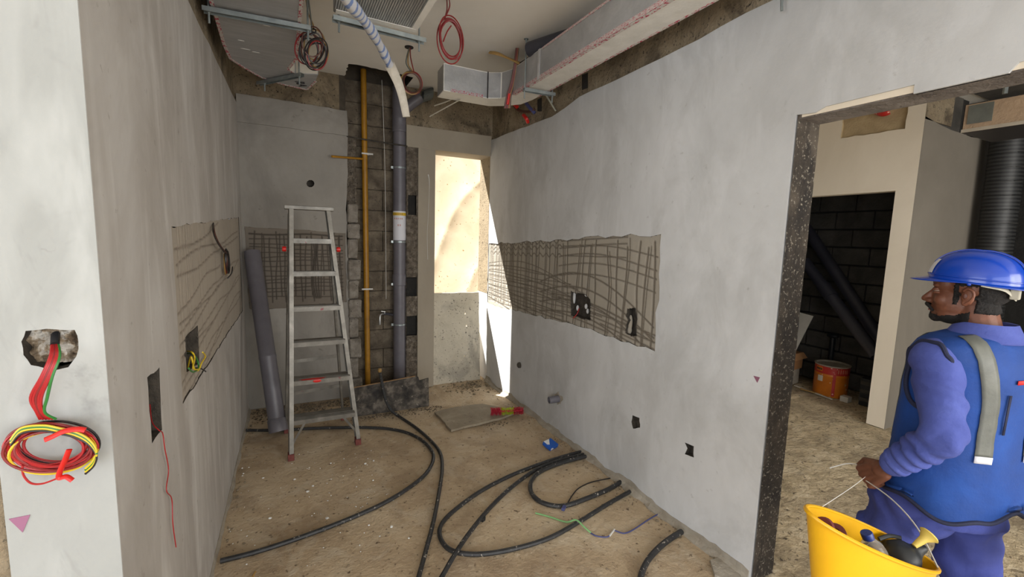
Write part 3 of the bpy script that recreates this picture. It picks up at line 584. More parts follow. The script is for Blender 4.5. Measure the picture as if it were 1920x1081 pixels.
hl = [[(cx+.009*math.cos(a), cz+.011*math.sin(a)) for a in [k*math.pi/4 for k in range(8)]] for cx, cz in ((1.80, .80), (1.815, .655), (1.79, .30))]
bo = sheet(jag(o_, .08, .004, keep=(3,)), [(h, .018, False) for h in hl], lambda u, v, d=0: Vector((u, 4.80-.06*(1-v)+d, v)), 'panel', 'fibre_board', t, thick=.018, pocketmat='fibre_board')
t = thing('shuttering_board', 'dark stained shuttering board with a notched corner standing across the foot of the chase', 'board', (.85, 4.15, 0))
b = MB(); sp = [P(664, 779, y=4.15), P(804, 762, y=4.16), P(803, 708, y=4.16), P(786, 713, y=4.16), P(784, 706, y=4.16), P(778, 705, y=4.16), P(664, 727, y=4.15)]
sp = [(p.x, max(p.z, .002)) for p in sp]; sp[0] = (sp[0][0], .002); sp[1] = (sp[1][0], .002)
b.prism(sp, lambda u, v: Vector((u, 4.15, v)), lambda u, v: Vector((u, 4.168, v))); b.build('panel', 'shutter_board', t)
b = MB(); b.bar((sp[6][0], 4.159, sp[6][1]+.002), (sp[5][0], 4.159, sp[5][1]+.002), .018, .004); lab(b.build('edge', 'wood_edge', t), 'raw wood edge')
t = thing('floor_panel', 'flat broken grey panel lying on the floor before the back opening', 'board', (1.5, 3.8, 0))
b = MB(); q = [P(815, 772, z=.02), P(846, 806, z=.02), P(944, 782, z=.02), P(972, 771, z=.02), P(905, 757, z=.02), P(860, 762, z=.02)]
b.prism(jag([(p.x, p.y) for p in q], .05, .006), lambda u, v: Vector((u, v, .004)), lambda u, v: Vector((u, v, .024))); b.build('panel', 'floor_panel', t)
# ------------------------------------------------------------------ pipes in the chase
def ring(b, c, r, ax, tr, seg=20): 
    u, w = frame(ax); c = Vector(c); b.tube([c+u*math.cos(2*math.pi*k/seg)*r+w*math.sin(2*math.pi*k/seg)*r for k in range(seg+1)], tr, 6, smooth=False, cap=False)
t = thing('gas_pipe', 'thin yellow vertical pipe with a side branch in the chase', 'pipe', (.71, 4.78, 0))
yp0, yp1 = Vector((.70, 4.78, 0)), Vector((.683, 4.78, 3.3))
b = MB(); b.tube([yp0, yp1], .028, 16, smooth=False); b.build('pipe', 'yellow_pipe', t, smooth=True)
b = MB(); q1 = P(684, 298, y=4.78); q0 = P(622, 293, y=4.60); b.tube([q1, q0], .011, 10, smooth=False); lab(b.build('branch', 'yellow_pipe', t, smooth=True), 'thin horizontal branch')
for py in (289, 541):
    c = P(688, py, y=4.78); b = MB(); b.lathe([(.028, -.008), (.036, -.008), (.036, .008), (.028, .008)], c, seg=18); b.bar(c+V(-.055, -.03, 0), c+V(.055, -.03, 0), .012, .014); b.tube([c, c+V(0, .1, 0)], .006, 6); lab(b.build('clamp', 'rope_white', t), 'pale metal clamp')
t = thing('soil_pipe', 'thick grey vertical soil pipe with clamps in the chase', 'pipe', (1.05, 4.78, 0))
gx, gy, gr = 1.035, 4.77, .066
b = MB(); b.lathe([(gr, .02), (gr, 2.87)], (gx, gy, 0), seg=32, cap0=True, cap1=True); b.build('pipe', 'pvc_grey', t, smooth=True)
b = MB(); b.lathe([(gr, 2.74), (gr+.008, 2.745), (gr+.010, 2.76), (gr+.007, 2.775), (gr+.007, 2.86), (gr+.010, 2.87), (gr+.007, 2.885), (gr+.006, 3.19)], (gx, gy, 0), seg=32); b.build('socket', 'pvc_grey', t, smooth=True); b = MB(); b.lathe([(gr, 1.15), (gr+.008, 1.155), (gr+.008, 1.25), (gr+.004, 1.27), (gr, 1.27)], (gx, gy, 0), seg=32); b.build('socket', 'pvc_grey', t, smooth=True)
b = MB(); br = [(gx+.02, gy-.02, 2.93), (gx+.10, gy-.06, 3.02), (gx+.20, gy-.10, 3.10)]; b.tube(br, gr*.8, 20); lab(b.build('branch', 'pvc_grey', t, smooth=True), 'slanting branch')
c = Vector(br[-1]); b = MB()
rr = [[c+V(.01+.045*k, -.01-.02*k, .0+.02*k)+Vector((0, math.cos(a)*(.052+.012*random.random()), math.sin(a)*(.052+.012*random.random()))) for a in [i*math.pi/8 for i in range(16)]] for k in range(3)]
b.loft(rr, False, True); lab(b.build('plastic_wrap', 'wire_grey', t), 'torn grey plastic over the branch end')
for py in (315, 453, 532, 607):
    c = P(748, py, y=gy); c.x = gx; b = MB(); b.lathe([(gr, -.008), (gr+.006, -.008), (gr+.006, .008), (gr, .008)], c, seg=28)
    for s in (-1, 1): b.box((c.x+s*(gr+.012)-.012, c.y-.014, c.z-.012), (c.x+s*(gr+.012)+.012, c.y+.014, c.z+.012))
    b.build('clamp', 'galvanised', t)
z0, z1 = P(748, 450, y=gy).z, P(748, 396, y=gy).z
b = MB()
n = 18; A0, A1 = math.radians(180+5), math.radians(360-5)
b.loft([[Vector((gx+(gr+.003)*math.cos(A0+(A1-A0)*k/n), gy+(gr+.003)*math.sin(A0+(A1-A0)*k/n), z)) for k in range(n+1)] for z in (z0, z1)], False, False, closed=False)
st = lab(b.build('label_sheet', 'helmet_white', t, smooth=True), 'white paper label')
b = MB(); b.loft([[Vector((gx+(gr+.005)*math.cos(A0+(A1-A0)*k/n), gy+(gr+.005)*math.sin(A0+(A1-A0)*k/n), z)) for k in range(n+1)] for z in (z1-.045, z1-.015)], False, False, closed=False); lab(b.build('label_band', 'yellow_band', st), 'yellow band')
b = MB()
for k in range(5):
    a = math.radians(215+k*16); 
    for r_, zz_, hh in ((0, z1-.085, .014),) + (((0, z1-.155, .018),) if k in (2, 3) else ()): b.bar((gx+(gr+.005)*math.cos(a), gy+(gr+.005)*math.sin(a), zz_), (gx+(gr+.005)*math.cos(a), gy+(gr+.005)*math.sin(a), zz_+hh), .007, .002, up=(math.cos(a), math.sin(a), 0))
parts(b, 'label_print', 'faded_red', st, 'faded red print')
b = MB()
for k in range(7):
    a = math.radians(200+k*13); b.bar((gx+(gr+.006)*math.cos(a), gy+(gr+.006)*math.sin(a), z1-.038), (gx+(gr+.006)*math.cos(a), gy+(gr+.006)*math.sin(a), z1-.024), .008, .002, up=(math.cos(a), math.sin(a), 0))
parts(b, 'label_print', 'wire_tan', st, 'dark print on the yellow band')
t = thing('bib_tap', 'small metal tap on a short stub of pipe in the chase', 'tap', tuple(P(722, 592, y=4.75)))
b = MB(); b.tube([P(736, 590, y=4.77), P(726, 588, y=4.75), P(716, 588, y=4.73)], .014, 10); b.build('stub', 'pvc_dark', t, smooth=True)
b = MB(); b.tube([P(718, 588, y=4.73), P(713, 590, y=4.70), P(712, 600, y=4.69), P(712, 608, y=4.69)], .011, 10); b.build('spout', 'chrome', t, smooth=True)
b = MB(); b.bar(P(722, 584, y=4.73), P(714, 583, y=4.70), .014, .008); b.tube([P(721, 588, y=4.73), P(721, 583, y=4.73)], .006, 8); b.build('lever', 'chrome', t)
# loose grey pipe leaning in the corner
t = thing('leaning_pipe', 'thick grey plastic pipe leaning in the back left corner', 'pipe', (-.14, 3.98, 0))
a = Vector((-.128, 3.99, .0)); e = Vector((-.315, 4.60, 1.50)); d = (e-a).normalized(); r_ = .066
b = MB(); a2 = a+d*.035; b.lathe([(r_-.005, .0), (r_, 0), (r_, .62), (r_+.003, .625), (r_+.003, .64), (r_, .645), (r_, (e-a2).length), (r_-.005, (e-a2).length), (r_-.005, .0)], a2, d, seg=30); b.build('pipe', 'pvc_grey', t, smooth=True)
b = MB(); b.lathe([(r_, -.0), (r_+.007, 0), (r_+.007, .10), (r_, .11)], a2, d, seg=30); b.build('socket', 'pvc_grey', t, smooth=True)
# stub pipe out of right wall and nub
t = thing('stub_pipe', 'short grey pipe stub sticking out low on the right wall', 'pipe', (2.0, 3.12, .31))
c = P(1048, 747, x=XR); c2 = P(1029, 751, x=XR-.11); b = MB(); dd = (c2-c); b.lathe([(.030, 0), (.030, .1), (.024, .1), (.024, .02)], (XR+.005, c.y, c.z), (-1, .12, -.05), seg=20, cap0=True); b.build('pipe', 'pvc_grey', t, smooth=True)
b = MB(); rr = [(XR-.002-.003*k, c.y, c.z) for k in range(2)]; b.loft([[Vector((x, c.y+(.055+.02*math.sin(3*a_))*math.cos(a_)*(1-.3*k), c.z+(.05+.015*math.cos(5*a_))*math.sin(a_)*(1-.3*k))) for a_ in [i*math.pi/10 for i in range(20)]] for k, (x, _, _) in enumerate(rr)]); lab(b.build('cement_collar', 'cement_strip', t), 'rough cement around the stub')
t = thing('drain_nub', 'small round capped nub low on the right wall near the corner', 'cap', tuple(P(974, 684, x=XR)))
c = P(975, 684, x=XR); b = MB(); b.lathe([(.030, 0), (.028, .02), (.018, .028), (.001, .028)], (XR+.001, c.y, c.z), (-1, 0, 0), seg=16, cap1=True); b.build('cap', 'pocket_dark', t, smooth=True)
# ------------------------------------------------------------------ ladder
t = thing('step_ladder', 'aluminium step ladder with seven treads standing before the back wall', 'ladder', (.17, 3.8, 0))
FL0, FR0 = Vector((-.04, 3.53, .03)), Vector((.445, 3.60, .03)); TL, TR = Vector((.005, 3.81, 1.86)), Vector((.265, 3.83, 1.87))
BL0, BR0 = Vector((-.075, 4.03, .03)), Vector((.385, 4.13, .03)); TLb, TRb = TL+V(-.01, .10, -.03), TR+V(.01, .10, -.03)
nrm = (FR0-FL0).cross(TL-FL0).normalized()
for a, e in ((FL0, TL), (FR0, TR)):
    b = MB(); d_ = (e-a).normalized(); x_ = (FR0-FL0).normalized(); y_ = d_.cross(x_).normalized(); s_ = 1 if a is FR0 else -1
    w_, dp = .030, .055      # C channel
    b.bar(a+x_*s_*.012, e+x_*s_*.012, dp, .004, up=x_); 
    b.bar(a+y_*dp/2, e+y_*dp/2, w_, .004, up=y_); b.bar(a-y_*dp/2, e-y_*dp/2, w_, .004, up=y_); b.build('side_rail', 'aluminium', t)
for a, e in ((BL0, TLb), (BR0, TRb)): 
    b = MB(); b.tube([a, e], .013, 10, smooth=False); b.build('rear_leg', 'aluminium', t, smooth=True)
def at(a, e, z): return a+(e-a)*((z-a.z)/(e.z-a.z))
for k, z in enumerate((.285, .575, .86, 1.125, 1.39, 1.64)):
    a = at(FL0, TL, z); e = at(FR0, TR, z); b = MB(); dp = .085
    y_ = Vector((0, 1, 0)); b.box((a.x+.0, min(a.y, e.y)-.02, z-.004), (e.x, max(a.y, e.y)+dp-.03, z)); 
    b.box((a.x, min(a.y, e.y)-.022, z-.034), (e.x, min(a.y, e.y)-.018, z)); b.box((a.x, max(a.y, e.y)+dp-.032, z-.026), (e.x, max(a.y, e.y)+dp-.028, z))
    for q in range(3): b.box((a.x+.01, a.y-.01+q*.022, z), (e.x-.01, a.y-.004+q*.022, z+.002))
    tr = b.build('tread', 'aluminium', t)
    if k == 1:
        b = MB(); b.ell(((a.x+e.x)/2-.06, a.y+.0, z+.001), (.10, .02, .002)); b.ell(((a.x+e.x)/2-.03, a.y-.0235, z-.012), (.03, .002, .012)); lab(b.build('paint_stain', 'plastic_red', tr, smooth=True), 'dark pink paint stain')
b = MB(); b.box((TL.x-.045, 3.79, 1.862), (TR.x+.045, 3.90, 1.892)); b.build('top_cap', 'aluminium', t, bevel=.004)
for z in (.34, .62): 
    a = at(BL0, TLb, z); e = at(BR0, TRb, z); b = MB(); b.bar(a, e, .004, .03); b.build('rear_brace', 'aluminium', t)
for s, (A, B_) in enumerate(((FL0, TL), (FR0, TR))):
    a = at(A, B_, .285-.02); q = at(A, B_, .10); xx = .10 if s == 0 else -.12; b = MB(); b.bar(q-V(0, .015, 0), Vector((q.x+xx, a.y-.01, .262)), .003, .018); b.build('tread_brace', 'aluminium', t)
for a in (FL0, FR0): b = MB(); b.box((a.x-.022, a.y-.036, 0), (a.x+.022, a.y+.034, .05)); b.build('foot', 'ladder_foot_red', t, bevel=.004)
for a in (BL0, BR0): b = MB(); b.box((a.x-.018, a.y-.018, 0), (a.x+.018, a.y+.018, .045)); b.build('foot', 'ladder_foot_red', t, bevel=.004)
for s, e in ((-1, at(FL0, TL, 1.56)), (1, at(FR0, TR, 1.56))):
    b = MB(); c = e+V(s*.045, .03, 0); b.lathe([(.001, -.014), (.018, -.014), (.021, 0), (.018, .014), (.001, .014)], c, (1, 0, 0), seg=14); lab(b.build('hinge_knob', 'plastic_red', t, smooth=True), 'red knob'); b = MB(); b.tube([e, c], .004, 6); b.build('pin', 'galvanised', t)
for s, (A, B_, A2, B2) in enumerate(((FL0, TL, BL0, TLb), (FR0, TR, BR0, TRb))):
    b = MB(); b.bar(at(A, B_, 1.2)+V(0, .02, 0), at(A2, B2, 1.05), .003, .016); b.build('spreader', 'aluminium', t)
# ------------------------------------------------------------------ ducts
def duct(name, lbl, poly, z0, z1, mats, loc):
    t = thing(name, lbl, 'duct', loc); b = MB(); n = len(poly); b.mi = 0
    tri = geometry.tessellate_polygon([[Vector((x, y, 0)) for x, y in poly]]); lo = [(x, y, z0) for x, y in poly]; hi = [(x, y, z1) for x, y in poly]
    b.add(lo, [tuple(q) for q in tri]); b.mi = 1; b.add(hi, [tuple(q) for q in tri]); b.add(lo+hi, [(k, (k+1) % n, (k+1) % n+n, k+n) for k in range(n)])
    b.build('duct_casing', mats, t, bevel=.006); return t
def strip(parent, pts, w, mat, label=None, n=(0, 0, 1), name='seam_tape', sm=False):
    b = MB(); 
    for a, e in zip(pts[:-1], pts[1:]): b.bar(Vector(a), Vector(e), w, .003, up=n)
    o = b.build(name, mat, parent)
    if label: lab(o, label)
    return o
def bracket(a, e, rods, name='hanger_bracket', lbl='', w=.041):
    t = thing(name, lbl, 'bracket', tuple((Vector(a)+Vector(e))/2)); a = Vector(a); e = Vector(e); b = MB(); d = (e-a).normalized(); s = d.cross(Vector((0, 0, 1))).normalized()
    b.bar(a, e, w, .003); b.bar(a+s*w/2+V(0, 0, -.011), e+s*w/2+V(0, 0, -.011), .003, .024); b.bar(a-s*w/2+V(0, 0, -.011), e-s*w/2+V(0, 0, -.011), .003, .024); b.build('channel', 'galvanised', t)
    for f_ in rods:
        p = a+(e-a)*f_; b = MB(); b.tube([p+V(0, 0, -.075), Vector((p.x, p.y, ZC))], .0055, 8, smooth=False); r = b.build('threaded_rod', 'galvanised', t, smooth=True)
        b = MB(); b.lathe([(.001, -.01), (.011, -.01), (.011, 0), (.001, 0)], p+V(0, 0, -.012), seg=6); b.lathe([(.001, 0), (.018, 0), (.018, .003), (.001, .003)], Vector((p.x, p.y, ZC-.004)), seg=12); parts(b, 'nut', 'galvanised', r)
    return t
zA = 2.85
def q_(px, py, z=zA): p = P(px, py, z=z); return (p.x, p.y)
pA = [(.085, 1.6), (.078, 2.6), (.070, 3.0), (.062, 3.47), (.012, 3.72), (.06, 3.80), q_(597, 140), q_(592, 152), q_(575, 168), q_(530, 158), q_(490, 145), q_(455, 125), q_(432, 110), (-.345, 3.45), (-.335, 3.03), (-.33, 2.4), (-.32, 1.6)]
tA = duct('insulated_duct', 'grey foil insulated duct with a curved end at the upper left', pA, zA, 3.08, ['duct_under', 'sheet_white'], (-.13, 3, 2.85))
strip(tA, [(x, y, zA+.012) for x, y in pA[:4]], .03, 'tape_print', 'pink printed seam tape', n=(1, 0, 0)); strip(tA, [(x, y, zA+.012) for x, y in pA[8:16]], .03, 'tape_print', 'pink printed seam tape', n=(1, 0, 0))
strip(tA, [(p[0], p[1], zA-.001) for p in pA[:6]], .018, 'tape_print', 'pink printed seam tape'); strip(tA, [(p[0], p[1], zA-.001) for p in pA[7:16]], .018, 'tape_print', 'pink printed seam tape')
b = MB(); c = P(520, 46, z=zA); 
for px, py, w_ in ((505, 42, .03), (455, 32, .03), (500, 48, .02), (460, 92, .03), (535, 45, .02), (452, 76, .02), (480, 98, .025)): 
    c = P(px, py, z=zA-.001); b.ell(c, (w_, .005, .0015), nu=10, nv=6)
parts(b, 'plaster_splash', 'white_paint', tA, 'white plaster splash')
cu = bpy.data.curves.new('t', 'FONT'); cu.body = 'RA'; cu.size = .10; cu.extrude = .001; to = bpy.data.objects.new('t', cu); COL.objects.link(to)
dg = bpy.context.evaluated_depsgraph_get(); dg.update(); tm = bpy.data.meshes.new_from_object(to.evaluated_get(dg)); bpy.data.objects.remove(to)
tm.materials.clear(); tm.materials.append(MATS['ink_black']); to = bpy.data.objects.new('marker_letters', tm); COL.objects.link(to); to.parent = tA
pt = P(552, 152, z=zA-.003); to.matrix_world = Matrix.Translation(pt) @ Matrix.Rotation(math.radians(75), 4, 'Z') @ Matrix.Rotation(math.pi, 4, 'X'); lab(to, 'black hand lettering')
bracket(P(380, 13, z=zA-.01), P(583, 51, z=zA-.01), (.05, .97), lbl='long galvanised channel hanger under the upper left duct, nearer one'); bracket(P(484, 154, z=zA-.01), P(567, 137, z=zA-.01), (.15, .93), lbl='short slanting galvanised hanger under the curved end of the upper left duct', w=.03)
pB = [(.235, 1.2), (.66, 1.2), (.672, 2.67), (.23, 2.66)]
tB = duct('insulated_duct', 'ribbed silver foil duct at the top of the view, second from the left', pB, zA, 3.06, ['foil_ribbed', 'duct_skin'], (.45, 2, 2.85))
strip(tB, [(.655, 1.2, zA-.001), (.655, 2.67, zA-.001)], .035, 'tape_white', 'crumpled white seam tape'); strip(tB, [(.24, 2.640, zA-.002), (.66, 2.652, zA-.002)], .05, 'tape_white', 'crumpled white seam tape')
bracket(P(624, 30, z=zA-.012), P(797, 74, z=zA-.012), (.06, .93), lbl='galvanised channel hanger under the ribbed silver duct')
zD = 2.845
pD = [(1.645, .4), (1.845, .4), (1.845, 3.40), (1.82, 3.56), (1.72, 3.68), (1.60, 3.76), (1.13, 3.76), (1.12, 3.56), (1.50, 3.56), (1.60, 3.50), (1.645, 3.38)]
tD = duct('insulated_duct', 'long pale insulated duct along the top of the right wall, ending in a box elbow', pD, zD, 3.055, ['tape_white', 'duct_skin'], (1.74, 2, 2.85))
b = MB(); b.add([(1.118, 3.54, zD-.004), (1.118, 3.77, zD-.004), (1.118, 3.77, 3.06), (1.118, 3.54, 3.06)], [(0, 1, 2, 3)])
strip(tD, [(1.643, .4, zD+.012), (1.643, 3.36, zD+.012)], .024, 'tape_print', 'pink printed seam tape', n=(1, 0, 0)); strip(tD, [(1.655, .4, zD-.002), (1.655, 3.36, zD-.002)], .02, 'tape_print', 'pink printed seam tape'); strip(tD, [(1.838, .4, zD-.001), (1.838, 3.3, zD-.001)], .014, 'tape_print', 'pink printed seam tape')
strip(tD, [(1.643, .4, 3.045), (1.643, 2.9, 3.045)], .014, 'tape_print', 'pink printed seam tape', n=(1, 0, 0)); strip(tD, [(1.18, 3.557, zD+.012), (1.46, 3.557, zD+.012)], .024, 'tape_print_x', 'pink printed seam tape', n=(0, 1, 0))
for x in (1.50, 1.585): strip(tD, [(x, 3.552 if x < 1.55 else 3.515, zD), (x, 3.552 if x < 1.55 else 3.515, 3.057)], .008, 'wire_black', 'black joint', n=(0, 1, 0), name='joint_strip')
strip(tD, [(1.642, 2.95, zD), (1.642, 2.95, 3.055)], .03, 'silver_tape', None, n=(1, 0, 0))
bracket(P(982, 165, z=zD-.012), P(1040, 175, z=zD-.012), (.03, .92), lbl='galvanised hanger with rods under the elbow of the long right duct', w=.03)
b = MB(); a = P(1024, 178, x=1.93); e = P(1042, 208, x=XR-.01); b.bar(a, e, .02, .003); tag(b.build('bracket_strut', 'galvanised'), 'thin slanting strut from duct hanger to right wall', 'bracket')
t = thing('ceiling_pipe', 'short black pipe end poking out above the long right duct', 'pipe', tuple(P(1000, 92, z=3.10)))
c = P(992, 93, z=3.10); b = MB(); b.lathe([(.045, 0), (.052, 0), (.052, .5), (.045, .5), (.045, 0)], c, (.42, -.9, .02), seg=20); b.build('pipe', 'pvc_dark', t, smooth=True)
def stick(pts, w, h, mat, lbl, cat='stick', name='stick', r=None):
    b = MB(); 
    for a, e in zip(pts[:-1], pts[1:]): b.bar(a, e, w, h)
    return tag(b.build(name, mat), lbl, cat)
b = MB(); b.tube([P(918, 98, z=3.14), P(934, 101, z=3.12), P(955, 110, z=3.10), P(975, 119, z=3.07)], lambda t_: .018+.004*math.sin(t_*7), 8, flat=.4); tag(b.build('conduit_end', 'wire_tan', smooth=True), 'tan wrapped conduit end hanging below the ceiling left of the long duct', 'conduit')
b = MB(); b.tube([P(972, 120, z=3.07), P(988, 110, z=3.08), P(1006, 97, z=3.09)], .012, 8, flat=.5); tag(b.build('conduit_end', 'wire_black', smooth=True), 'dark conduit crossing below the black ceiling pipe', 'conduit')
for k, (p0, p1, p2) in enumerate((((868, 176), (838, 190), (815, 198)), ((864, 186), (835, 202), (806, 218)))):
    b = MB(); b.tube([P(*p0, y=3.70), P(*p1, y=3.86), P(*p2, y=4.02)], .010, 6, flat=.5); tag(b.build('white_strip', 'stick_pale', smooth=True), ('upper shorter', 'lower longer')[k]+' white plastic strip hanging under the box end of the long duct', 'strip')
# plastic wrapped sleeve hanging from above
t = thing('hanging_sleeve', 'long blue and white plastic wrapped sleeve hanging down before the chase', 'sleeve', tuple(P(700, 60, y=3.2)))
b = MB(); sv = [P(630, -30, y=1.9), P(655, 5, y=2.1), P(690, 48, y=2.5), P(716, 92, y=2.85), P(731, 122, y=3.05)]; b.tube(sv, lambda t_: .026+.003*math.sin(t_*25), 12, flat=.75); b.build('wrapped_part', 'sleeve_plastic', t, smooth=True)
b = MB(); b.tube([P(731, 122, y=3.05), P(740, 140, y=3.1), P(749, 162, y=3.12), P(756, 188, y=3.14), P(762, 219, y=3.14)], lambda t_: .036-.010*t_, 10, flat=.4); lab(b.build('bare_part', 'stick_pale', t, smooth=True), 'plain off white lower part')
# ------------------------------------------------------------------ coils of wire
def coil(name, lbl, c, nrm_, rx, ry, n, cols, r=.0035, spread=.012, lead=None, tilt=0, seed=0):
    t = thing(name, lbl, 'cable', tuple(c)); R_ = random.Random(seed); nv = Vector(nrm_).normalized(); s = nv.cross(Vector((0, 0, 1))).normalized(); u = s.cross(nv).normalized(); c = Vector(c)
    for k in range(n):
        a0 = R_.random()*6.28; du = R_.uniform(-1, 1)*spread; dv = R_.uniform(-1, 1)*spread; dn = R_.uniform(-1, 1)*spread; rr = 1+R_.uniform(-.13, .1); tl = tilt+R_.uniform(-.15, .15); wv = R_.uniform(-.25, .25)
        pts = []
        for i in range(15):
            a = a0+2*math.pi*i/14; X = rx*rr*math.cos(a); Y_ = ry*rr*math.sin(a); X, Y_ = X*math.cos(tl)-Y_*math.sin(tl), X*math.sin(tl)+Y_*math.cos(tl)
            pts.append(c+s*(X+du)+u*(Y_+dv)+nv*(dn+wv*X*.3))
        b = MB(); b.tube(pts, r, 6, n=3); b.build('wire', cols[k % len(cols)], t, smooth=True)
    for k, (pts, m) in enumerate(lead or []): b = MB(); b.tube(pts, r, 6); b.build('wire', m, t, smooth=True)
    return t
yw = YL-.03
ld = []
for k, m in enumerate(('wire_red', 'wire_red', 'wire_dull_red', 'wire_red', 'wire_red', 'wire_green')):
    o1 = (k-2.5)
    ld.append(([P(103+o1*2, 641, y=YL+.02), P(103+o1*3.4, 668, y=yw-.01), P(88+o1*4, 705, y=yw-.025), P(70+o1*5+(6 if k == 5 else 0), 745, y=yw-.02), P(76+o1*3, 772, y=yw-.012), P(90+o1*6, 785, y=yw)], m))
tc = coil('wire_coil', 'big coil of red, green and yellow wires hanging below the broken hole at far left', P(100, 838, y=yw), (0, -1, 0), .090*.73, .062*.73, 16, ['wire_red', 'wire_dull_red', 'wire_red', 'wire_black', 'wire_red', 'wire_dull_red', 'wire_red', 'wire_dull_red', 'wire_red', 'wire_yellow'], r=.0029, spread=.010, lead=ld, tilt=.25, seed=3)
for k, (m, oy_) in enumerate((('wire_yellow', 0), ('wire_green', -3), ('wire_yellow', -6), ('wire_black', 4))):
    b = MB(); b.tube([P(x, y+oy_, y=yw-.018) for x, y in ((20, 830), (40, 808), (80, 803), (110, 808), (140, 815), (165, 828), (180, 848), (176, 868), (160, 884))], .0025, 6); b.build('wire', m, tc, smooth=True)
b = MB(); b.tube([P(x, y, y=yw-.03) for x, y in ((84, 824), (98, 818), (120, 808), (145, 804), (160, 806))], .0062, 8, flat=.5); lab(b.build('red_tape', 'plastic_red', tc, smooth=True), 'bright red tape')
b = MB(); b.tube([P(x, y, y=yw-.03) for x, y in ((130, 842), (122, 862), (112, 885), (112, 895), (124, 893), (136, 900))], .0060, 8, flat=.5); lab(b.build('red_tape', 'plastic_red', tc, smooth=True), 'bright red tape')
b = MB(); b.tube([P(x, y, y=yw-.01) for x, y in ((42, 872), (44, 890), (58, 905), (80, 906), (108, 896))], .0022, 6); b.build('wire', 'wire_red', tc, smooth=True)
b = MB(); b.tube([P(104, 626, y=YL+.03), P(103, 645, y=YL+.005)], .0105, 10, flat=.7); lab(b.build('conduit', 'black_rubber', tc, smooth=True), 'black conduit end')
tl_ = coil('wire_coil', 'small dark wire coil hanging on the scored patch of the left wall', P(424, 492, x=XL+.02), (1, 0, 0), .055, .075, 6, ['wire_black', 'wire_black', 'wire_tan', 'wire_dull_red'], r=.004, spread=.010, seed=5, tilt=-.5,
     lead=[([P(400, 418, x=XL-.003), P(400, 435, x=XL+.02), P(408, 455, x=XL+.03), P(420, 472, x=XL+.03)], 'wire_black'), ([P(400, 418, x=XL-.003), P(403, 438, x=XL+.02), P(412, 458, x=XL+.03), P(424, 474, x=XL+.03)], 'wire_brown'), ([P(436, 500, x=XL+.02), P(434, 512, x=XL+.02), P(427, 521, x=XL+.02)], 'wire_black')])
t = thing('loose_wire', 'thin red wire trailing down from the slot in the left wall', 'cable', tuple(P(300, 810, x=XL)))
b = MB(); b.tube([P(x, y, x=XL+o1) for x, y, o1 in ((281, 755, -.03), (285, 790, -.01), (298, 806, .012), (305, 812, .01), (309, 840, .012), (316, 880, .01), (312, 918, .012), (322, 935, .01), (324, 980, .012), (330, 1025, .01))], .0016, 6); b.build('wire', 'wire_red', t, smooth=True)
t = thing('loose_wire', 'looped yellow and green wires poking out of the hole in the left scored patch', 'cable', tuple(P(362, 680, x=XL)))
for k, (m, pts) in enumerate((('wire_yellow', ((352, 690), (358, 668), (364, 690), (372, 694), (378, 680), (385, 668), (380, 660))), ('wire_green', ((351, 662), (362, 664), (370, 675), (372, 690), (362, 697), (354, 690))), ('wire_yellow', ((350, 658), (360, 660), (365, 670), (362, 690), (372, 692))), ('wire_black', ((360, 690), (375, 690), (386, 696))))):
    b = MB(); b.tube([P(x, y, x=XL+(-.02 if i == 0 else .01+.006*i)) for i, (x, y) in enumerate(pts)], .0032, 6); b.build('wire', m, t, smooth=True)
c = P(588, 92, y=3.0)
coil('wire_coil', 'black and brown wire coil tied below the end of the upper left duct hanger', c, (.3, -1, -.1), .058, .085, 12, ['wire_black', 'wire_brown', 'wire_black', 'wire_tan', 'wire_black', 'wire_dull_red'], r=.0040, spread=.035, seed=8, tilt=.3,
     lead=[([P(574, 0, y=2.9), P(578, 25, y=2.95), P(588, 50, y=2.98), P(582, 60, y=3.0)], 'wire_tan'), ([P(576, -20, y=2.85), P(581, 20, y=2.9), P(584, 45, y=2.95), P(585, 62, y=3.0)], 'wire_grey'), ([P(563, 70, y=3.0), P(572, 58, y=3.0), P(588, 54, y=2.98), P(592, 60, y=2.97), P(582, 66, y=2.97)], 'wire_black')])
c = P(772, 154, y=3.55)
coil('wire_coil', 'round brown wire coil hanging from the ceiling before the soil pipe', c, (.1, -1, -.05), .078, .080, 7, ['wire_brown', 'wire_tan', 'wire_dull_red', 'wire_black'], r=.0048, spread=.010, seed=9,
     lead=[([P(768, 88, z=ZC), P(763, 105, y=3.6), P(762, 120, y=3.58), P(771, 134, y=3.55)], 'wire_grey'), ([P(768, 88, z=ZC), P(765, 108, y=3.6), P(766, 122, y=3.58), P(774, 134, y=3.55)], 'wire_tan'), ([P(769, 88, z=ZC), P(770, 108, y=3.6), P(776, 134, y=3.55)], 'wire_dull_red')])
b = MB(); cc = P(767, 88, z=ZC); b.lathe([(.001, -.006), (.035, -.006), (.035, 0)], cc, seg=16); tag(b.build('ceiling_box', 'black_rubber', smooth=True), 'small black ceiling box above the round brown wire coil', 'box')
c = P(848, 72, y=2.75)
coil('wire_coil', 'long oval red wire coil hanging from the ceiling', c, (.0, -1, -.05), .074, .120, 5, ['wire_dull_red'], r=.0042, spread=.015, seed=12, tilt=-.08,
     lead=[([P(838, 0, z=ZC), P(838, 18, y=2.8), P(834, 35, y=2.75)], 'wire_dull_red'), ([P(842, -2, z=ZC), P(843, 12, y=2.8), P(836, 30, y=2.76)], 'wire_dull_red'), ([P(846, 48, y=2.75), P(838, 60, y=2.75), P(831, 78, y=2.75)], 'wire_dull_red')])
t = thing('wire_bundle', 'brown and red wire bundle hanging in front of the duct elbow', 'cable', tuple(P(960, 150, y=3.35)))
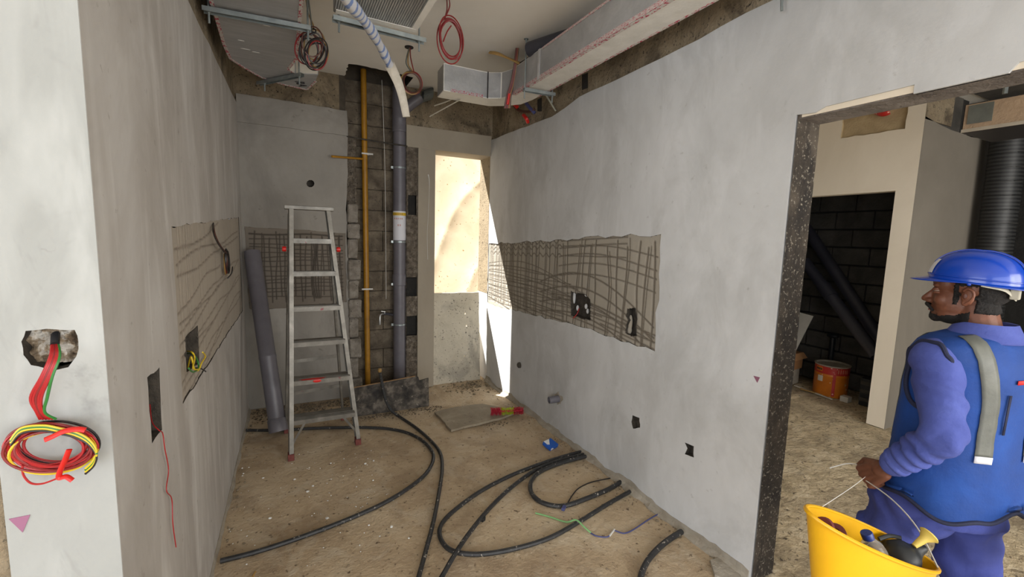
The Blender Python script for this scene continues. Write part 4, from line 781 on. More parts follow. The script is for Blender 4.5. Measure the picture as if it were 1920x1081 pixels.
for k in range(6):
    o1 = k-2.5; b = MB(); b.tube([P(970+o1*.8, 90, y=3.3), P(966+o1, 125, y=3.32), P(961+o1*1.4, 155, y=3.36), P(954+o1*1.6, 180, y=3.38), P(951+o1*2.2, 203, y=3.4)], .0055, 6); b.build('wire', ('wire_brown', 'wire_dull_red', 'wire_brown', 'wire_dull_red', 'wire_tan', 'wire_brown')[k], t, smooth=True)
b = MB(); b.tube([P(955, 176, y=3.375), P(952, 196, y=3.385)], .017, 8, flat=.6); lab(b.build('red_tape', 'plastic_red', t, smooth=True), 'red tape')
for px, pts, m, lb in ((0, ((964, 198), (974, 207), (992, 209), (1003, 204)), 'wire_brown', 'brown cable stub with red end below the duct elbow'), (1, ((986, 193), (994, 203), (1003, 212)), 'wire_blue', 'dark blue cable stub below the duct elbow'), (2, ((981, 215), (987, 222), (990, 230)), 'plastic_red', 'lowest red cable stub in the corner below the duct elbow')):
    b = MB(); b.tube([P(x, y, x=XR-.03*(i != len(pts)-1)-.01) for i, (x, y) in enumerate(pts)], .016, 8, flat=.6); tag(b.build('cable_stub', m, smooth=True), lb, 'cable')
b = MB(); b.tube([P(962, 192, x=1.96), P(970, 201, x=1.97)], .018, 8, flat=.6); tag(b.build('cable_stub', 'plastic_red', smooth=True), 'flat red cable end right of the wire bundle', 'cable')
b = MB(); b.tube([P(1466, 20, x=XR-.05), P(1466, -40, x=XR-.05)], .006, 8, smooth=False); tag(b.build('threaded_rod', 'galvanised', smooth=True), 'lone steel rod end hanging over the right wall at the top', 'rod')
b = MB(); p = P(1078, 590, x=XR+.01); b.tube([P(1086, 578, x=XR+.03), P(1082, 588, x=XR+.0), P(1075, 596, x=XR-.012)], .0035, 6); tag(b.build('loose_wire', 'wire_red', smooth=True), 'short red wire in the square hole of the right scored patch', 'cable')
# ------------------------------------------------------------------ conduits on the floor
def hose(lbl, pts, r=.013, zs=None, mat='conduit_black', extra=(), name='conduit'):
    q = [P(x, y, z=r) for x, y in pts]
    if zs:
        for i, z in zs.items(): q[i] = P(*pts[i], z=z)
    b = MB(); b.tube(list(extra)+q, r, 8, n=10); return tag(b.build(name, mat, smooth=True), lbl, 'conduit' if name == 'conduit' else 'cable')
hose('long black conduit curving from behind the ladder to the left wall', [(462, 806), (520, 806), (600, 802), (690, 801), (745, 806), (784, 820), (808, 842), (812, 862), (798, 888), (765, 915), (715, 945), (640, 978), (560, 1008), (480, 1034), (413, 1051)])
pp = [P(712, 696, y=4.10), P(716, 716, y=4.10), P(722, 745, y=4.06), P(733, 768, y=4.0)]
q = pp+[P(x, y, z=.013) for x, y in ((748, 780), (778, 800), (806, 824), (825, 848), (829, 880), (822, 930), (812, 980), (799, 1030), (784, 1085), (770, 1140))]
b = MB(); b.tube(q, .013, 8, n=8); o_ = tag(b.build('conduit', 'conduit_black', smooth=True), 'black conduit rising over the shuttering board and running to the bottom edge', 'conduit')
b = MB(); b.ell(pp[0]+V(0, 0, .01), (.019, .019, .022)); lab(b.build('end_wrap', 'wire_tan', o_, smooth=True), 'pale wrapped end')
hose('black conduit in a wide loop, its two ends at the foot of the right wall', [(1090, 846), (1050, 857), (1005, 872), (955, 892), (905, 918), (862, 948), (832, 976), (824, 1000), (836, 1024), (862, 1036), (905, 1038), (965, 1028), (1030, 1008), (1085, 978), (1140, 944), (1181, 921)])
hose('black conduit crossing the wide loop down to the bottom edge', [(1094, 851), (1050, 862), (1005, 880), (960, 912), (920, 950), (885, 992), (855, 1035), (826, 1085), (800, 1130)], zs={5: .03, 6: .042, 7: .02})
hose('black conduit in a tight hook beside the right wall', [(1098, 855), (1050, 868), (1012, 884), (996, 902), (996, 922), (1010, 938), (1035, 947), (1062, 947), (1100, 934), (1140, 917), (1164, 903)], r=.015)
hose('short thick black conduit at the bottom near the right wall', [(1278, 996), (1250, 1014), (1226, 1036), (1210, 1058), (1201, 1085), (1200, 1130)], r=.016)
hose('thin dark cable arching beside the tight hook conduit', [(1064, 943), (1073, 928), (1086, 914), (1110, 903), (1144, 896)], r=.004, mat='wire_black', name='loose_wire')
t = hose('thin violet cable lying on the floor near the right wall', [(1107, 998), (1118, 1004), (1138, 1006), (1148, 998), (1152, 994), (1170, 999), (1188, 992), (1215, 974), (1247, 956)], r=.004, mat='wire_blue', name='loose_wire')
hose('twisted pale green plastic strip across the wide conduit loop', [(1004, 961), (1030, 968), (1062, 978), (1080, 974), (1096, 988), (1108, 998)], r=.005, mat='green_plastic', zs={2: .01, 3: .035, 4: .02}, name='loose_wire')
hose('white tie on the thin violet cable', [(1143, 1004), (1149, 996), (1152, 992)], r=.0055, mat='rope_white', name='cable_tie')
b = MB(); c = P(1057, 952, z=.02); b.box((-.02, -.01, -.008), (.02, .01, .01), Matrix.Translation(c) @ Matrix.Rotation(.7, 4, 'Z')); tag(b.build('tape_scrap', 'wire_blue', bevel=.002), 'dark blue tape scrap at the bend of the tight hook conduit', 'tape')
b = MB(); c = P(905, 972, z=.012); b.box((-.014, -.012, -.012), (.014, .012, .012), Matrix.Translation(c) @ Matrix.Rotation(.5, 4, 'Z')); tag(b.build('clip', 'black_rubber', bevel=.002), 'small black clip beside the crossing conduit', 'clip')
b = MB(); b.tube([P(474, 1080, z=.006), P(479, 1071, z=.01)], .005, 6); tag(b.build('copper_piece', 'wire_tan', smooth=True), 'bit of copper wire at the bottom edge near the left wall', 'cable')
# brush and blue packet
t = thing('brush_head', 'red and yellow green bristle brush head lying on the flat panel', 'brush', tuple(P(950, 770, z=.05)))
a = P(921, 771, z=.06); e = P(981, 769, z=.06); d = (e-a).normalized(); L0 = (e-a).length
for k, (f0, f1, m) in enumerate(((.0, .32, 'brush_red'), (.32, .68, 'brush_green'), (.68, 1, 'brush_red'))):
    b = MB(); R_ = random.Random(k); u, w = frame(d)
    for i in range(230):
        p = a+d*L0*R_.uniform(f0, f1); an = R_.random()*6.28; q = (u*math.cos(an)+w*math.sin(an)); ln = .037*R_.uniform(.75, 1.1); b.tube([p, p+q*ln+d*R_.uniform(-.012, .012)], .0019, 3, smooth=False)
    o_ = b.build('bristles', m, t); o_['kind'] = 'stuff'; lab(o_, 'crimson bristles' if m == 'brush_red' else 'yellow green bristles')
b = MB(); b.tube([a, e], .012, 10, smooth=False); b.build('core', 'brush_red', t, smooth=True)
t = thing('paper_packet', 'crumpled blue and white packet on the floor beside the right wall', 'packet', tuple(P(1032, 832, z=0)))
b = MB(); c = P(1032, 833, z=.02); M_ = Matrix.Translation(c) @ Matrix.Rotation(.35, 4, 'Z') @ Matrix.Rotation(.3, 4, 'X'); b.box((-.05, -.045, -.015), (.05, .045, .018), M_); b.build('packet', 'blue_card', t, bevel=.006)
b = MB(); b.add([M_ @ Vector(p) for p in ((-.048, .042, .020), (.02, .04, .020), (-.03, -.01, .020), (-.049, .0, .020))], [(0, 1, 2, 3)]); b.add([M_ @ Vector(p) for p in ((-.049, -.046, -.005), (-.01, -.047, -.002), (-.03, -.047, .014), (-.049, -.046, .014))], [(0, 1, 2, 3)]); parts(b, 'white_patch', 'white_paint', t, 'white printed corner')
# debris
def debris(name, n, area_, smin, smax, mat, lbl, seed):
    R_ = random.Random(seed); b = MB()
    for _ in range(n):
        x, y = area_(R_); s = R_.uniform(smin, smax)*(.5+R_.random()**3); c = Vector((x, y, s*.25)); k0 = len(b.v); b.ell(c, (s*R_.uniform(.6, 1.2), s*R_.uniform(.6, 1.2), s*.5), nu=5, nv=3)
        b.v[k0:] = [tuple(Vector(v)+Vector((R_.uniform(-1, 1), R_.uniform(-1, 1), R_.uniform(-.5, .5)))*s*.2) for v in b.v[k0:]]
    o = tag(b.build(name, mat, fix=False), lbl, 'debris'); o['kind'] = 'stuff'; return o
debris('floor_grit', 900, lambda R_: (R_.uniform(-.35, 2.0), R_.uniform(1.2, 4.6)), .002, .007, 'rubble_earth', 'loose grit scattered on the room floor', 1)
debris('corner_rubble', 260, lambda R_: ((lambda v: (2.02-abs(R_.gauss(0, .06)), v))(R_.uniform(1.4, 4.65))), .003, .010, 'rubble_earth', 'rubble crumbs along the foot of the right wall', 2)
debris('threshold_rubble', 260, lambda R_: (R_.gauss(1.8, .16) % 2.0, 4.55+R_.gauss(0, .09)), .005, .016, 'concrete_brown', 'brown rubble at the foot of the back opening', 3)
debris('hall_grit', 700, lambda R_: (R_.uniform(2.3, 5.4), R_.uniform(.6, 3.2)), .003, .009, 'rubble_earth', 'loose grit on the hall floor', 4)
debris('plaster_crumbs', 120, lambda R_: (R_.uniform(-.36, .6), R_.uniform(2.3, 3.6)), .003, .009, 'white_paint', 'white plaster crumbs on the floor near the left wall', 6)
debris('left_foot_rubble', 160, lambda R_: (-.37+abs(R_.gauss(0, .03)), R_.uniform(1.4, 4.4)), .003, .009, 'rubble_earth', 'crumbs along the foot of the left wall', 7)
mottled('dark_dust', [(.3, C(84, 74, 62)), (.7, C(128, 114, 96))], s=12, bump=1, bs=60)
debris('dark_dust', 1500, lambda R_: (R_.uniform(-.37, 1.25), 4.66-abs(R_.gauss(0, .17))), .004, .011, 'dark_dust', 'dark cement crumbs along the foot of the back wall', 8)
debris('board_dust', 500, lambda R_: (R_.uniform(.45, 1.3), 4.13-abs(R_.gauss(0, .07))), .003, .009, 'dark_dust', 'dark crumbs in front of the shuttering board', 9)
debris('panel_dust', 120, lambda R_: (1.62+R_.gauss(0, .10), 3.52+R_.gauss(0, .04)), .003, .008, 'dark_dust', 'dark crumbs in front of the flat floor panel', 10)
t = thing('concrete_lump', 'pale cement slab stuck to the floor by the door jamb', 'slab', tuple(P(1355, 1065, z=0)))
b = MB(); q = [P(*p, z=.01) for p in ((1332, 1050), (1352, 1042), (1392, 1070), (1380, 1100), (1340, 1078))]; b.prism(jag([(p.x, p.y) for p in q], .03, .006), lambda u, v: Vector((u, v, .001)), lambda u, v: Vector((u, v, .016))); b.build('slab', 'cement_strip', t)
# ------------------------------------------------------------------ hall things
t = thing('paint_can', 'orange and red metal paint can on the floor of the dark store', 'can', (5.56, 2.78, 0))
cr = .165; cz = .355; cc = (5.56, 2.78, 0)
b = MB(); b.lathe([(.001, .005), (cr-.006, .005), (cr-.004, 0), (cr, .01), (cr, .235), (cr+.003, .24), (cr, .245), (cr, cz)], cc, seg=36); b.build('body', 'can_orange', t, smooth=True)
b = MB(); b.lathe([(cr+.002, .262), (cr+.002, .350)], cc, seg=36); lab(b.build('red_band', 'can_red', t, smooth=True), 'red band round the top')
b = MB(); b.lathe([(cr+.001, .345), (cr+.009, .350), (cr+.009, .362), (cr-.008, .362), (cr-.012, .345), (.001, .340)], cc, seg=36); lab(b.build('lid', 'cement_strip', t, smooth=True), 'dusty lid')
def can_patch(a0, a1, z0, z1, m, nm, lb):
    b = MB(); b.loft([[Vector((cc[0]+(cr+.004)*math.cos(math.radians(a0+(a1-a0)*k/6)), cc[1]+(cr+.004)*math.sin(math.radians(a0+(a1-a0)*k/6)), z)) for k in range(7)] for z in (z0, z1)], False, False, closed=False); lab(b.build(nm, m, t, smooth=True), lb)
can_patch(160, 180, .17, .235, 'sheet_white', 'paper_label', 'small white label'); can_patch(150, 176, .285, .335, 'can_orange', 'lettering_field', 'orange field of the printed band'); can_patch(212, 222, .02, .27, 'can_red', 'red_bar', 'vertical red bar')
b = MB()
for k, a in enumerate((154, 160, 166, 172)): 
    a = math.radians(a); b.bar((cc[0]+(cr+.006)*math.cos(a), cc[1]+(cr+.006)*math.sin(a), .298), (cc[0]+(cr+.006)*math.cos(a), cc[1]+(cr+.006)*math.sin(a), .322), .010, .003, up=(math.cos(a), math.sin(a), 0))
parts(b, 'lettering', 'ink_black', t, 'worn black lettering')
b = MB()
for k, a in enumerate((228, 236, 244, 252, 260)): 
    a = math.radians(a); b.bar((cc[0]+(cr+.006)*math.cos(a), cc[1]+(cr+.006)*math.sin(a), .285), (cc[0]+(cr+.006)*math.cos(a), cc[1]+(cr+.006)*math.sin(a), .33), .009, .003, up=(math.cos(a), math.sin(a), 0))
parts(b, 'lettering', 'faded_red', t, 'pale scuffed lettering')
def carton(name, lbl, c, sx, sy, sz, rot, mat, flaps=False, cat='box'):
    t = thing(name, lbl, cat, c); M_ = Matrix.Translation(c) @ Matrix.Rotation(rot, 4, 'Z'); b = MB(); b.box((-sx, -sy, 0), (sx, sy, sz), M_); b.build('body', mat, t, bevel=.004)
    if flaps: b = MB(); b.add([M_ @ Vector(p) for p in ((-sx, -sy, sz), (sx, -sy, sz), (sx, -sy-.05, sz-.06), (-sx, -sy-.05, sz-.06))], [(0, 1, 2, 3)]); b.build('flap', mat, t)
    return t, M_
t, M_ = carton('cardboard_box', 'low pale carton with printed lines at the bottom of the pile in the store', (5.45, 3.30, 0), .16, .15, .19, .15, 'cardboard_pale')
b = MB()
for k in range(3): b.box((-.163, -.10, .05+.035*k), (-.16, .06-.03*k, .058+.035*k), M_)
parts(b, 'printed_line', 'ink_black', t, 'dark printed line')
carton('cardboard_box', 'brown carton with a loose flap on top of the pale carton', (5.46, 3.30, .192), .17, .16, .20, .1, 'cardboard', True)
b = MB(); b.add([Vector((5.50, 3.42, .40)), Vector((5.50, 3.18, .40)), Vector((5.62, 3.08, .86)), Vector((5.62, 3.42, .90))], [(0, 1, 2, 3)]); b.add([Vector((5.51, 3.42, .40)), Vector((5.51, 3.18, .40)), Vector((5.63, 3.08, .86)), Vector((5.63, 3.42, .90))], [(3, 2, 1, 0)]); b.add([b.v[i] for i in range(8)], [(0, 1, 5, 4), (1, 2, 6, 5), (2, 3, 7, 6), (3, 0, 4, 7)]); tag(b.build('white_sheet', 'sheet_white'), 'off white sheet standing behind the cartons in the store', 'sheet')
for k, (a, e, lb) in enumerate((((1512, 428), (1652, 640), 'upper dark grey pipe leaning across the dark store'), ((1508, 490), (1650, 668), 'lower dark grey pipe with a socket leaning across the dark store'))):
    A = P(*a, x=5.82-.16*k); B_ = P(*e, x=5.62-.22*k); B_.y = max(B_.y, 2.30); t = thing('leaning_pipe', lb, 'pipe', tuple(B_)); d_ = (A-B_).normalized(); B2 = B_-d_*(max(B_.z-.06, 0)/d_.z) if False else B_; b = MB()
    lo = Vector(B_); s_ = (lo.z-.07)/(-d_.z) if d_.z else 0; b.tube([A, B_], .062, 18, smooth=False); b.build('pipe', 'pvc_dark', t, smooth=True)
    if k: b = MB(); m0 = A+(B_-A)*.30; b.tube([m0, m0+(B_-A).normalized()*.16], .072, 18, smooth=False); b.build('socket', 'pvc_dark', t, smooth=True)
t, M_ = carton('tool_crate', 'dark slatted crate at the right of the paint can in the store', (5.62, 2.34, 0), .12, .12, .30, .05, 'plastic_dark', cat='crate')
for k in range(3): b = MB(); b.box((-.128, -.12, .05+.09*k), (-.12, .12, .09+.09*k), M_); b.build('slat', 'dark_block', t)
b = MB(); b.box((5.42, 2.52, 0), (5.50, 2.60, .06)); tag(b.build('tile_offcut', 'sheet_white', bevel=.003), 'small white edged offcut on the floor right of the paint can', 'offcut')
for k, (a, e) in enumerate((((1490, 722), (1560, 748)), ((1500, 728), (1552, 742)))):
    b = MB(); b.bar(P(*a, z=.012+.01*k), P(*e, z=.012), .018, .012); tag(b.build('timber_strip', 'stick_pale' if k == 0 else 'wire_tan'), ('front pale', 'rear tan')[k]+' strip lying on the floor before the paint can', 'strip')
t = thing('standing_bar', 'dark upright bar behind the paint can', 'bar', (5.9, 2.95, 0)); b = MB(); b.tube([(5.9, 2.98, .0), (5.9, 2.98, .62)], .03, 10, smooth=False); b.build('post', 'plastic_dark', t, smooth=True)
b = MB(); b.ell((5.9, 2.98, .62), (.05, .07, .03)); b.build('head', 'plastic_dark', t, smooth=True)
# insulated duct and foil pipe in the hall
def dy(px, py, x): p = P(px, py, x=x); return p.y, p.z
xd = 3.75; y1_, zt = dy(1809, 196, xd); _, zb_ = dy(1802, 250, xd)
pH = [(xd, -.6), (xd+.45, -.6), (xd+.45, y1_), (xd, y1_)]
tH = duct('insulated_duct', 'tan faced insulated duct hanging in the hall beyond the doorway', pH, zb_, zt, ['wire_black', 'duct_tan'], (xd, .5, zb_))
b = MB(); c = P(1838, 212, x=xd-.003); b.box((-.002, -.055, -.055), (.002, .055, .055), Matrix.Translation(c)); lab(b.build('paper_sticker', 'reflective_grey', tH), 'small grey sticker'); strip(tH, [(xd-.001, -.6, zb_+.012), (xd-.001, y1_, zb_+.012)], .02, 'cardboard_pale', 'pale lower edge tape', n=(1, 0, 0))
b = MB(); b.tube([P(1884, 176, x=xd+.1), Vector((P(1884, 176, x=xd+.1).x, P(1884, 176, x=xd+.1).y, ZC))], .012, 8, smooth=False); tag(b.build('threaded_rod', 'galvanised', smooth=True), 'steel hanger rod above the tan duct in the hall', 'rod')
t = thing('flexible_pipe', 'tall dark foil flexible pipe standing behind the man in the hall', 'pipe', (6.5, 1.8, 0))
p0 = P(1862, 480, y=1.80); p1 = P(1892, 262, y=1.80); dn = (p0-p1).normalized(); foot_ = p0+dn*((p0.z)/-dn.z); b = MB(); b.tube([foot_+V(0, 0, .0), p0, p1, p1-dn*.30], .13, 20, smooth=False); b.build('pipe', 'flex_dark', t, smooth=True)
for k in range(22):
    pz = foot_+(p1-foot_)*(k/21.); b = MB(); ring(b, pz, .131, dn, .005, 18); b.build('rib', 'flex_dark', t, smooth=True)
# ------------------------------------------------------------------ the man
MR = Vector((2.24, .67, 0)); MA = math.radians(18); HA = math.radians(-10)
Mg = Vector((math.sin(MA), math.cos(MA), 0)); Mr = Vector((math.cos(MA), -math.sin(MA), 0)); UZ = Vector((0, 0, 1))
def Lc(x, y, z): return MR+Mr*x+Mg*y+UZ*z
Hg = Vector((math.sin(HA), math.cos(HA), 0)); Hr = Vector((math.cos(HA), -math.sin(HA), 0)); HC = Lc(-.005, .03, 1.545)
def Hd(f, l, u): return HC+Hg*f-Hr*l+UZ*u            # forward, left, up from the middle of the head at eye level
HM = Matrix((Hg, -Hr, UZ)).transposed(); LM = Matrix((Mr, Mg, UZ)).transposed()
man = thing('person', 'man in blue hard hat and vest walking in the doorway, holding a yellow bucket', 'person', tuple(MR))
b = MB()
# head
b.ell(Hd(-.018, 0, .038), (.100, .077, .088), HM, 28, 18); b.ell(Hd(.030, 0, -.035), (.066, .061, .082), HM, 24, 16)
b.ell(Hd(.030, 0, -.082), (.060, .052, .038), HM); b.ell(Hd(.076, 0, -.098), (.021, .026, .019), HM); b.ell(Hd(.055, 0, .035), (.044, .064, .05), HM)
b.cap(Hd(.090, 0, .004), Hd(.116, 0, -.034), .008, .0125); 
for s in (-1, 1):
    b.ell(Hd(.100, s*.014, -.041), (.014, .009, .009), HM); b.ell(Hd(.060, s*.038, -.032), (.026, .022, .024), HM); b.ell(Hd(.080, s*.030, .022), (.014, .026, .008), HM)
    b.ell(Hd(-.010, s*.079, -.010), (.020, .008, .031), HM @ Matrix.Rotation(-s*.28, 3, 'Z')); b.ell(Hd(-.004, s*.078, -.033), (.010, .007, .013), HM)
b.ell(Hd(.094, 0, -.064), (.010, .022, .006), HM); b.ell(Hd(.090, 0, -.076), (.010, .020, .007), HM)
nk0 = Lc(0, -.035, 1.36); b.cap(nk0, Hd(-.022, 0, -.05), .062, .058)
# trunk, arms, legs (slimmer than the clothes)
SHL, ELL, WRL = Lc(-.178, -.025, 1.315), Lc(-.238, -.125, 1.065), Lc(-.262, .035, .865); SHR, ELR, WRR = Lc(.185, -.02, 1.325), Lc(.25, -.09, 1.06), Lc(.25, .09, .90)
b.ell(Lc(0, 0, 1.20), (.15, .10, .19), LM); b.ell(Lc(0, 0, .92), (.14, .10, .16), LM); b.cap(Lc(-.15, -.02, 1.33), Lc(.15, -.02, 1.33), .05)
HPL, KNL, ANL = Lc(-.09, 0, .84), Lc(-.115, .16, .47), Lc(-.12, .10, .09); HPR, KNR, ANR = Lc(.09, 0, .84), Lc(.10, -.02, .47), Lc(.10, -.22, .12)
for h_, k_, a_, t_ in ((HPL, KNL, ANL, 0), (HPR, KNR, ANR, .04)): b.cap(h_, k_, .075, .052); b.cap(k_, a_, .052, .035); b.cap(a_+UZ*-.03, a_+Mg*.13+UZ*(-.045-t_*.4), .040, .032)
def arm(S, E, Wp, flip):
    b.cap(S, E, .047, .038); b.cap(E, Wp, .040, .027)
arm(SHL, ELL, WRL, 1); arm(SHR, ELR, WRR, -1)
def hand(Wp, Ee, side, curl=1.0, bone=None):
    d = (Wp-Ee).normalized(); d = (d+Mg*.35-UZ*.25).normalized()
    back = (-Mr*side*(-1)).normalized(); back = (-Mr if side > 0 else Mr); back = (back-d*back.dot(d)).normalized()      # back of the hand faces outwards
    ac = d.cross(back).normalized()                                                          # across the palm
    if ac.z > 0: ac = -ac                                                                    # little finger side is lowest
    K = 1.16; pc = Wp+d*.05*K
    b.cap(Wp-d*.01, Wp+d*.014, .027, .028)
    for k in range(4):
        o = (k-1.5)*.0188*K; b.cap(Wp+d*.01+ac*o*.6, Wp+d*(.084-.004*abs(k-1))*K+ac*o, .0185, .0140)
    for k in range(4):
        o = (k-1.5)*.0196*K; base_ = Wp+d*(.088-.004*abs(k-1))*K+ac*o; L_ = (.040, .045, .041, .033)[k]*K
        p1 = base_+(d*.45-back*.9).normalized()*L_*.85; p2 = p1+(-d*.75-back*.55).normalized()*L_*.72; p3 = p2+(-d*.8+back*.45).normalized()*L_*.5
        b.cap(base_, p1, .0118, .0102, 10); b.cap(p1, p2, .0102, .0092, 10); b.cap(p2, p3, .0092, .0080, 10)
    t0 = Wp+d*.022*K-ac*.026*K-back*.004; t1 = t0+(d*.80-ac*.50-back*.25).normalized()*.044*K; t2 = t1+(d*.98+ac*.1-back*.15).normalized()*.038*K
    b.cap(t0, t1, .0165, .0125, 10); b.cap(t1, t2, .0120, .0092, 10)
    return pc, d, back, ac, t2
hl_ = hand(WRL, ELL, 1); hr_ = hand(WRR, ELR, -1)
body_me = remesh(b, .0042, 2, .4); body = meshobj(body_me, 'body', 'skin', man)
# patches of the head surface: hair, beard
def patch_of(me, test, off, name, mat, label=None, thick=.004, rough=.0):
    bm = bmesh.new(); bm.from_mesh(me); bm.normal_update()
    kill = [f for f in bm.faces if not test(f.calc_center_median())]; bmesh.ops.delete(bm, geom=kill, context='FACES')
    bm.normal_update()
    for v in bm.verts:
        n_ = 1 if not v.is_boundary else 0; v.co += v.normal*(off*(n_)+(rough*noise.noise(v.co*180) if n_ else 0)+.0006)
    m2 = bpy.data.meshes.new(name); bm.to_mesh(m2); bm.free(); return meshobj(m2, name, mat, man)
def hl(c): q = c-HC; return q.dot(Hg), -q.dot(Hr), q.dot(UZ)
def is_hair(c):
    f, l, u = hl(c)
    if u < -.085 or u > .2 or abs(l) > .2 or (q_ear(f, l, u)): return False
    if u > .05: return f < .085
    if abs(l) > .05 and .010+.2*abs(u) < f < .030 and -.045 < u < .05: return True
    return f < (.012+.45*max(u, -.02)) and u > -.070+.0*f and f > -.2 and (u > -.045 or f > -.085) and not (f > -.012 and u < -.03) and not (f > -.03 and u < -.02)
def q_ear(f, l, u): return abs(l) > .066 and -.034 < f < .016 and -.048 < u < .026
lab(patch_of(body_me, is_hair, .006, 'hair', 'hair_black', rough=.003), 'short black hair')
def is_beard(c):
    f, l, u = hl(c)
    if u > -.03 or u < -.14 or f < -.02: return False
    jaw = -.108+.0; edge = -.072-.25*max(f-.03, 0)*(1 if f < .07 else 0)+.02*max(0, (.02-f)/.04)
    if f > .072: return u < -.083 and u > -.13 and abs(l) < .04 and (u < -.088 or abs(l) < .012)
    return u < edge-.012 and u > -.125+.5*max(0, .0-f)
lab(patch_of(body_me, is_beard, .0025, 'beard', 'hair_black', rough=.0015), 'short black beard')
b = MB()
for s in (-1, 1): b.tube([Hd(.108, 0, -.054), Hd(.106, s*.012, -.056), Hd(.097, s*.024, -.063), Hd(.084, s*.031, -.078)], lambda t_: .0078-.003*t_, 8, flat=1)
mu = b; me_ = remesh(mu, .0018, 1); lab(meshobj(me_, 'moustache', 'hair_black', man), 'thick black moustache')
for s in (-1, 1):
    b = MB(); b.tube([Hd(.092, s*.012, .026), Hd(.092, s*.026, .031), Hd(.084, s*.040, .029), Hd(.072, s*.050, .022)], lambda t_: .0045-.0022*t_, 6, flat=.8); b.build('eyebrow', 'hair_black', man, smooth=True)
    b = MB(); b.ell(Hd(.0795, s*.031, .003), (.0125, .0125, .0115), HM); e_ = b.build('eye', 'eye_white', man, smooth=True); b = MB(); b.ell(Hd(.0885, s*.0315, .003), (.0045, .0058, .0058), HM); b.build('iris', 'iris', e_, smooth=True)
    b = MB(); b.ell(Hd(.0800, s*.031, .0085), (.0150, .0158, .0085), HM @ Matrix.Rotation(.25, 3, 'Y')); b.build('eyelid', 'skin', man, smooth=True)
    b = MB(); b.ell(Hd(.0785, s*.031, -.0055), (.0145, .0150, .0060), HM); b.build('eyelid', 'skin', man, smooth=True)
    b = MB(); b.tube([Hd(.002, s*.083, .010), Hd(-.008, s*.088, .019), Hd(-.022, s*.091, .012), Hd(-.026, s*.091, -.006), Hd(-.018, s*.088, -.024), Hd(-.006, s*.084, -.036)], .0042, 8); b.build('ear_rim', 'skin', man, smooth=True)
    b = MB(); b.ell(Hd(-.004, s*.0865, -.008), (.006, .002, .010), HM); lab(b.build('ear_shade', 'wire_brown', man, smooth=True), 'painted shade in the hollow of the ear')  # raised brown spot that paints in the shade of the ear hollow
b = MB(); b.ell(Hd(.0965, 0, -.0755), (.007, .018, .0045), HM); b.build('lip', 'lip', man, smooth=True)
# shirt
def wrinkle(me, fn, bvh=None):
    for v in me.vertices:
        v.co += v.normal*fn(v.co)
def folds(a, e, amp, freq):
    a = Vector(a); e = Vector(e); d_ = (e-a); L_ = d_.length; d_.normalize()
    def f(co):
        t_ = (co-a).dot(d_)/L_
        if t_ < -.2 or t_ > 1.2: return 0
        rad = (co-a-d_*(co-a).dot(d_)).length
        if rad > .13: return 0
        return amp*math.sin(t_*freq+6*noise.noise(co*7))*min(1, max(0, t_+.1)*2)
    return f
b = MB()
def sect(z, rx, ry, cx=0, cy=0, n=36, p=2.4):
    out = []
    for k in range(n):
        a = 2*math.pi*k/n; ca, sa = math.cos(a), math.sin(a); out.append(Lc(cx+rx*math.copysign(abs(ca)**(2/p), ca), cy+ry*math.copysign(abs(sa)**(2/p), sa), z))
    return out
b.loft([sect(z, rx, ry, 0, cy) for z, rx, ry, cy in ((.80, .17, .125, 0), (.95, .17, .125, 0), (1.1, .175, .125, 0), (1.25, .185, .125, -.01), (1.33, .18, .105, -.02), (1.37, .14, .085, -.025), (1.40, .085, .07, -.02))])
for S, E_, Wp in ((SHL, ELL, WRL), (SHR, ELR, WRR)):
    b.ell(S+UZ*-.01, (.074, .080, .075), LM); b.cap(S, E_, .073, .062); b.cap(E_, Wp-(Wp-E_).normalized()*.055, .064, .046)
me_ = remesh(b, .009, 6, .5)
dA = (WRL-ELL).normalized(); cut = WRL-dA*.020
for k in (0,): 
    f1 = folds(ELL, WRL, .0065, 34); f2 = folds(SHL, ELL, .006, 15); 
    wrinkle(me_, lambda co: f1(co)+f2(co)+.004*noise.noise(co*9))
meshobj(me_, 'shirt', 'shirt_blue', man)
for Wp, E_ in ((WRL, ELL), (WRR, ELR)):
    d_ = (Wp-E_).normalized(); b = MB(); b.lathe([(.034, .0), (.043, .0), (.046, .012), (.047, .045), (.044, .055)], Wp-d_*.034, -d_, seg=28); b.build('cuff', 'shirt_blue', man, smooth=True)
# collar
b = MB(); rings = []
for k in range(41):
    a = math.radians(100+340*k/40)   # opens at the front
    ca, sa = math.cos(a), math.sin(a); ex = .0
    top = 1.445-.028*max(0, sa); rings.append([Lc(.072*ca, -.030+.070*sa, 1.385), Lc(.078*ca, -.030+.076*sa, top), Lc(.084*ca, -.030+.083*sa, top+.002), Lc((.108+.01*max(sa, 0))*ca, -.030+.104*sa, 1.398-.02*max(0, sa)), Lc((.112+.01*max(sa, 0))*ca, -.030+.108*sa, 1.385-.02*max(0, sa))])
b.loft([list(r) for r in rings], False, False, closed=False); cl = b.build('collar', 'shirt_blue', man, smooth=True); sm = cl.modifiers.new('s', 'SOLIDIFY'); sm.thickness = .004
